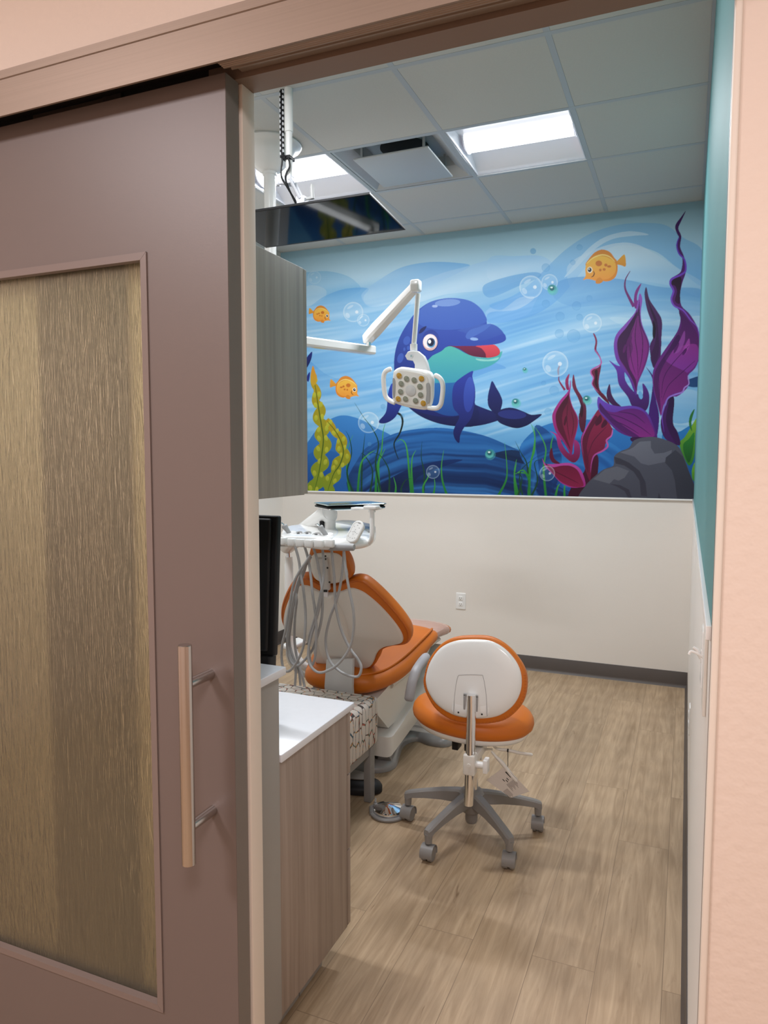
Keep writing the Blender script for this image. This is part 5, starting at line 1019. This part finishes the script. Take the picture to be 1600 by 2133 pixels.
kelp([(190, 1200), (250, 1270), (292, 1350), (305, 1420), (280, 1500), (240, 1560), (195, 1690)], 14, A, 1)
mu.sp([(103, 838), (118, 880), (130, 920), (120, 960), (100, 970), (86, 930), (90, 880)], '#d8902a', '#c8a428', T=A)
# ---- purple plants (right)
pu = lambda P, c0, c1=None, n=4, **k: mu.sp(P, c0, c1, T=Bq, n=n, **k)
pu([(1385, 1440), (1350, 1490), (1300, 1570), (1265, 1610), (1290, 1690), (1330, 1760), (1365, 1700), (1372, 1560)], '#8fbf3a', '#2f7a2c')
pu([(1365, 1540), (1330, 1580), (1290, 1620), (1300, 1690), (1330, 1740), (1355, 1660)], '#2f8a34', '#1c5a24'); pu([(1367, 1382), (1335, 1430), (1330, 1490), (1350, 1530), (1345, 1470)], '#2f7a34'); pu([(1385, 1720), (1350, 1780), (1352, 1850), (1385, 1860)], '#8fbf3a', '#3f8a2c')
pu([(1202, 1290), (1165, 1390), (1140, 1480), (1170, 1580), (1268, 1625), (1255, 1540), (1222, 1470), (1232, 1320)], '#2a1140', '#3c1550'); pu([(1165, 1380), (1140, 1480), (1172, 1580), (1240, 1620), (1200, 1540), (1175, 1450), (1195, 1330)], '#4a1a66', '#44185c')
pu([(797, 1060), (845, 1125), (862, 1220), (920, 1300), (960, 1380), (1030, 1400), (1062, 1350), (1060, 1270), (1020, 1210), (1020, 1290), (960, 1265), (905, 1190), (895, 1110), (845, 1090)], '#6b3ab0', '#3c1558'); pu([(1010, 1265), (1022, 1300), (1010, 1318), (995, 1300), (992, 1270)], '#6fb0e2')
pu([(1040, 1100), (1085, 1180), (1080, 1290), (1062, 1400), (1060, 1560), (1112, 1570), (1130, 1430), (1105, 1300), (1098, 1180)], '#3a1a6a', '#4a1a78')
pu([(1045, 570), (1033, 620), (1050, 720), (1085, 820), (1092, 900), (1068, 960), (1075, 1040), (1095, 1110), (1135, 1040), (1142, 1010), (1146, 900), (1148, 790), (1110, 720), (1065, 650)], '#4a2a5a', '#4a1a5c'); pu([(1050, 640), (1072, 720), (1100, 800), (1112, 880), (1098, 960), (1075, 1020), (1075, 1060), (1100, 1100), (1130, 1000), (1125, 880), (1115, 790), (1080, 710)], '#22102c', '#3a1548', a0=.75); pu([(1092, 790), (1108, 840), (1104, 900), (1090, 910), (1086, 860)], '#1c0c26')
mu.line([(962, 700), (930, 640), (904, 580), (906, 520), (937, 463)], 7, '#7a2a7a', '#6a2a62', T=Bq, wf=lambda f: 1-f*.85)
pu([(1012, 545), (975, 590), (962, 650), (968, 710), (990, 700), (1002, 640), (985, 660), (985, 620)], '#8a3a8a', '#7a2a86')
pu([(1000, 612), (985, 680), (968, 740), (905, 815), (845, 885), (828, 960), (842, 1050), (880, 1110), (930, 1180), (976, 1292), (990, 1210), (1040, 1090), (1066, 985), (1060, 925), (1018, 820), (1008, 740), (1018, 650)], '#9a5ac0', '#5a2a90')
pu([(998, 650), (985, 735), (920, 830), (862, 900), (850, 965), (865, 1045), (900, 1105), (950, 1190), (978, 1270), (990, 1200), (1040, 1085), (1062, 985), (1055, 925), (1012, 820), (1002, 740)], '#3a1848', '#8a2a86')
pu([(990, 760), (1000, 820), (1045, 915), (1055, 985), (1030, 1080), (985, 1180), (945, 1140), (930, 1060), (955, 980), (940, 900), (960, 820)], '#7a2a7a', '#8c2a8a', a0=.9)
pu([(990, 680), (975, 740), (915, 835), (862, 905), (852, 965), (868, 1045), (905, 1105), (955, 1195), (978, 1265), (975, 1190), (930, 1100), (915, 1000), (930, 900), (970, 800)], '#2c1038', '#451450', a0=.85)
for q in ([(985, 760), (970, 900), (985, 1020), (990, 1180)], [(1000, 820), (1020, 920), (1015, 1040), (990, 1160)], [(960, 840), (935, 930), (945, 1050), (975, 1160)]): mu.line(q, 1.6, '#4a1450', T=Bq)
for c in ((930, 930, 14, 40, 20), (900, 980, 9, 30, 15)): mu.ell(c[:2], c[2], c[3], '#5a1a60', T=Bq, rot=c[4])
pu([(1309, 60), (1275, 105), (1245, 145), (1237, 175), (1250, 215), (1262, 240), (1250, 290), (1255, 330), (1285, 380), (1280, 450), (1262, 480), (1210, 512), (1200, 545), (1222, 590), (1210, 640), (1225, 690), (1262, 725), (1272, 790), (1258, 850), (1230, 900), (1170, 985), (1112, 1075), (1086, 1150), (1092, 1250), (1118, 1350), (1142, 1430), (1160, 1360), (1200, 1300), (1245, 1300), (1290, 1270), (1325, 1225), (1322, 1160), (1370, 1110), (1398, 1030), (1400, 900), (1380, 825), (1330, 745), (1280, 695), (1270, 620), (1285, 540), (1308, 470), (1305, 400), (1290, 350), (1270, 300), (1278, 230), (1258, 180), (1275, 135)], '#42185e', '#7a2a8c', n=3)
pu([(1250, 600), (1235, 560), (1215, 555), (1215, 530), (1260, 500), (1280, 520), (1270, 600), (1268, 680), (1235, 660)], '#28102c', '#3a1440', n=3); mu.line([(1262, 240), (1248, 290), (1262, 345), (1300, 390), (1306, 460), (1270, 490), (1215, 515), (1205, 550), (1226, 595), (1212, 650), (1232, 695), (1290, 725), (1340, 790), (1385, 840), (1398, 930)], 4.2, '#6a3ac0', '#8a5ac8', T=Bq)
pu([(1262, 730), (1300, 760), (1360, 840), (1392, 910), (1392, 1020), (1365, 1100), (1318, 1150), (1318, 1215), (1280, 1260), (1200, 1290), (1160, 1350), (1142, 1420), (1120, 1340), (1096, 1240), (1098, 1150), (1130, 1080), (1190, 990), (1250, 890), (1280, 820)], '#4a1a5c', '#8a2a84', n=4)
pu([(1385, 960), (1392, 1040), (1365, 1100), (1320, 1140), (1300, 1130), (1200, 1080), (1170, 1040), (1240, 980), (1330, 950)], '#a03a9c', '#8a3aa8', a0=.75)
pu([(1300, 860), (1270, 920), (1240, 980), (1228, 1010), (1265, 1000), (1300, 930)], '#9a4aa4', a0=.85); pu([(1325, 915), (1290, 990), (1300, 1020), (1330, 970), (1335, 930)], '#b04ab0', a0=.8); mu.ell((1300, 1000), 10, 26, '#5a1a66', T=Bq, rot=30); mu.ell((1245, 975), 9, 40, '#5a1a66', T=Bq, rot=25)
pu([(1250, 890), (1190, 990), (1130, 1080), (1098, 1150), (1096, 1240), (1120, 1340), (1142, 1410), (1135, 1300), (1125, 1200), (1150, 1110), (1210, 1010), (1270, 920)], '#34104a', '#4a1458', a0=.7)
for q in ([(1260, 900), (1180, 1020), (1130, 1130), (1135, 1300)], [(1330, 960), (1220, 1080), (1160, 1180), (1145, 1320)], [(1370, 1060), (1270, 1150), (1190, 1230), (1150, 1330)]): mu.line(q, 1.6, '#4a1258', T=Bq)
mu.line([(1322, 1160), (1328, 1215), (1300, 1240), (1285, 1270), (1240, 1285), (1190, 1310), (1165, 1370), (1150, 1440), (1165, 1540)], 3.4, '#b89ae0', '#6a3ac0', T=Bq)
# ---- magenta plant
pu([(560, 1880), (530, 1975), (690, 1975), (722, 1800), (720, 1690), (660, 1700), (630, 1800)], '#4a0c2c', '#3a0a24')
pu([(400, 1530), (440, 1560), (460, 1640), (500, 1700), (560, 1740), (600, 1700), (600, 1620), (565, 1590), (560, 1680), (520, 1670), (480, 1610), (465, 1560)], '#b83a94', '#6a1440')
pu([(720, 1390), (675, 1460), (622, 1540), (608, 1600), (620, 1700), (640, 1790), (668, 1860), (680, 1780), (690, 1700), (760, 1650), (775, 1610), (815, 1560), (820, 1520), (800, 1480), (770, 1430), (745, 1380)], '#8c2248', '#6a143a'); mu.line([(820, 1520), (812, 1560), (780, 1590), (788, 1630), (755, 1660), (700, 1690), (680, 1740), (672, 1810)], 3.6, '#d06ab8', '#a03a8a', T=Bq); mu.line([(700, 1420), (640, 1520), (616, 1600), (630, 1700)], 3, '#b04aa0', T=Bq)
pu([(735, 1420), (705, 1470), (712, 1495), (745, 1470), (748, 1440)], '#4a1030'); pu([(770, 1450), (745, 1490), (750, 1510), (785, 1480)], '#4a1030')
pu([(700, 1430), (640, 1530), (616, 1600), (628, 1700), (655, 1810), (660, 1720), (645, 1620), (670, 1530), (720, 1450)], '#4a0f2c', '#560f30', a0=.7)
for q in ([(720, 1440), (660, 1560), (640, 1680)], [(780, 1500), (690, 1600), (650, 1720)]): mu.line(q, 1.4, '#4a1030', T=Bq)
pu([(560, 1150), (552, 1230), (590, 1310), (612, 1380), (595, 1420), (598, 1490), (620, 1540), (640, 1490), (644, 1370), (615, 1300), (580, 1240)], '#7a2a4a', '#4a1430'); pu([(570, 1240), (600, 1310), (625, 1380), (615, 1440), (600, 1400), (608, 1340)], '#2c0c1c', a0=.8)
mu.line([(502, 1256), (478, 1220), (462, 1190), (462, 1165)], 5, '#8a2a50', T=Bq, wf=lambda f: 1-f*.8); mu.line([(460, 1160), (458, 1120), (470, 1085)], 4, '#9a7a8a', T=Bq, a0=.7)
pu([(532, 1147), (505, 1190), (512, 1250), (530, 1250), (525, 1200)], '#a03a6a', '#8a1a50')
pu([(538, 1190), (525, 1260), (470, 1325), (425, 1400), (418, 1450), (440, 1530), (490, 1600), (520, 1650), (545, 1695), (560, 1610), (588, 1500), (588, 1435), (552, 1360), (535, 1290), (542, 1230)], '#b03a94', '#8a1a60')
pu([(533, 1250), (520, 1290), (480, 1340), (446, 1400), (440, 1450), (455, 1520), (500, 1590), (545, 1670), (556, 1600), (583, 1500), (582, 1438), (548, 1362), (530, 1290)], '#5a1430', '#92204e'); pu([(525, 1290), (480, 1345), (447, 1405), (442, 1450), (458, 1520), (500, 1590), (540, 1655), (510, 1560), (485, 1470), (490, 1400), (520, 1340)], '#3c0c24', '#5a1030', a0=.8)
mu.line([(525, 1330), (515, 1450), (535, 1600)], 1.6, '#4a0c28', T=Bq); mu.line([(545, 1400), (560, 1480), (545, 1580)], 1.4, '#4a0c28', T=Bq); mu.ell((505, 1460), 8, 34, '#4a0c28', T=Bq, rot=12)
pu([(690, 880), (706, 930), (698, 985), (712, 1010), (735, 1045), (740, 1080), (725, 1105), (682, 1122), (672, 1145), (692, 1175), (682, 1215), (715, 1270), (760, 1320), (800, 1350), (775, 1300), (735, 1255), (728, 1190), (742, 1110), (744, 1050), (722, 1005), (712, 985), (718, 930), (702, 885)], '#8a2a50', '#5a1430', n=3); mu.line([(700, 985), (738, 1045), (740, 1085), (682, 1120), (676, 1145), (692, 1175), (684, 1220), (730, 1275)], 3, '#c060a8', T=Bq); pu([(700, 1130), (720, 1125), (718, 1200), (722, 1250), (700, 1210), (705, 1170)], '#2c0c1c')
pu([(350, 1708), (370, 1745), (410, 1750), (470, 1745), (530, 1742), (585, 1765), (620, 1810), (640, 1890), (600, 1905), (540, 1905), (470, 1870), (420, 1815), (370, 1765)], '#c050a8', '#a02a80'); pu([(370, 1745), (420, 1770), (480, 1760), (540, 1762), (585, 1790), (610, 1840), (625, 1895), (560, 1902), (480, 1870), (420, 1810)], '#6a1034', '#8a1c48'); mu.line([(420, 1790), (500, 1830), (600, 1880)], 1.6, '#4a0824', T=Bq); pu([(415, 1640), (398, 1690), (420, 1740), (470, 1745), (430, 1710)], '#5a1030')
# ---- broad purple leaf over the rock
pu([(800, 1215), (780, 1275), (790, 1325), (830, 1362), (880, 1370), (840, 1330), (812, 1280)], '#4a1c50', '#3a1448')
pu([(725, 1300), (718, 1350), (735, 1405), (790, 1470), (860, 1535), (950, 1570), (1050, 1580), (1118, 1578), (1095, 1500), (1060, 1420), (1010, 1375), (940, 1360), (870, 1365), (800, 1350), (755, 1325)], '#6a4ac0', '#5a1a70')
pu([(735, 1340), (770, 1385), (830, 1405), (900, 1385), (970, 1380), (1030, 1405), (1070, 1470), (1100, 1560), (1020, 1575), (930, 1560), (840, 1500), (770, 1430), (735, 1390)], '#5a1a72', '#8a2a86', n=4)
pu([(735, 1345), (735, 1390), (770, 1430), (840, 1500), (930, 1560), (1000, 1570), (900, 1500), (820, 1440), (780, 1395)], '#3c1456', '#4c1662', a0=.8)
for q in ([(780, 1410), (880, 1440), (1000, 1500), (1080, 1560)], [(800, 1450), (900, 1490), (1000, 1550)], [(860, 1400), (960, 1420), (1040, 1480)]): mu.line(q, 1.6, '#3c1250', T=Bq)
pu([(950, 1570), (950, 1600), (1000, 1590), (1110, 1575)], '#3a1448')
# ---- rock
def pl(P, c, c1=None): mu.poly([Bq(p) for p in P], c, c1)
pu([(618, 1985), (632, 1905), (690, 1840), (760, 1785), (825, 1760), (830, 1700), (870, 1665), (930, 1640), (965, 1590), (1060, 1568), (1150, 1580), (1250, 1625), (1290, 1690), (1330, 1800), (1368, 1900), (1370, 1990), (1000, 1995)], '#565866', '#484a58', n=3)
pl([(955, 1640), (1000, 1600), (1075, 1595), (1075, 1640), (1100, 1680), (1160, 1675), (1215, 1655), (1210, 1690), (1170, 1735), (1060, 1758), (1010, 1745), (965, 1700), (870, 1672), (935, 1650)], '#70727f', '#666876')
pl([(830, 1700), (840, 1745), (900, 1760), (960, 1800), (1000, 1860), (1010, 1960), (1050, 1965), (1040, 1870), (1000, 1795), (930, 1740), (870, 1712)], '#3a3a48')
pl([(1175, 1705), (1240, 1655), (1290, 1700), (1368, 1900), (1368, 1985), (1250, 1985), (1235, 1860), (1215, 1790), (1170, 1740)], '#40424f', '#363845')
pl([(690, 1850), (770, 1785), (850, 1765), (930, 1795), (900, 1840), (860, 1860), (830, 1850), (800, 1880)], '#646672'); pl([(800, 1880), (870, 1890), (930, 1920), (950, 1980), (930, 1985), (900, 1930), (850, 1900)], '#3a3a48'); pl([(1120, 1985), (1128, 1940), (1145, 1985)], '#363845')
# ---- bubbles
def bub(x, y, r, a=.75):
    mu.ell((x, y), r, r, '#e6f4fb', '#bfe2f4', a0=.30*a, a1=.18*a); mu.ring((x, y), r, r*.22, '#f4fbff', .75*a); mu.ring((x, y), r+.4, 1.2, '#5a94c0', .35*a)
    mu.ell((x+r*.35, y), r*.16, r*.16, '#ffffff', a0=.9*a, n=14); mu.ell((x-r*.55, y+r*.35), r*.20, r*.28, '#ffffff', a0=.5*a, rot=-30, n=16); mu.ell((x-r*.3, y-r*.5), r*.35, r*.12, '#ffffff', a0=.45*a, rot=-30, n=16)
for q in ((1106, 598, 24), (1145, 588, 17), (1234, 673, 20), (1157, 758, 27), (1140, 986, 16), (902, 983, 14), (768, 880, 22), (736, 650, 21), (757, 667, 13)): bub(*q)
bub(655, 578, 14, .4)
for (x, y, r) in ((1093, 770, 4.5), (1074, 838, 8), (1222, 832, 8), (1020, 945, 9), (1150, 602, 9)):
    mu.ell((x+1.5, y+2), r*1.25, r*1.25, '#5cc4b4', a0=.45, n=20); mu.ell((x, y), r, r, '#2c7f86', '#6fd0c4', a0=.9, n=20); mu.ell((x, y-r*.1), r*.55, r*.5, '#1c5a66', a0=.8, n=16); mu.ell((x-r*.1, y-r*.35), r*.3, r*.2, '#e6fbf6', n=12)
for (x, y, r) in ((290, 330, 20), (555, 405, 18), (375, 440, 28), (580, 695, 30), (470, 765, 30), (465, 880, 30), (560, 895, 44), (665, 645, 20), (430, 1260, 32), (390, 1400, 24), (360, 1210, 16), (600, 305, 20), (600, 770, 22), (375, 680, 26)):
    p = Bq((x, y)); mu.ell(p, r/3.2, r/3.2, '#4f94cc', '#74b2e2', a0=.30, n=24); mu.ring(p, r/3.2, 1.5, '#3f80bc', .25)
for (x, y, r) in ((1570, 75, 18), (700, 1170, 14), (470, 1440, 12), (480, 1360, 14), (570, 1110, 18)): p = A((x, y)); mu.ell(p, r/3.2, r/3.2, '#5f9fd0', a0=.4, n=20)
mu.build()
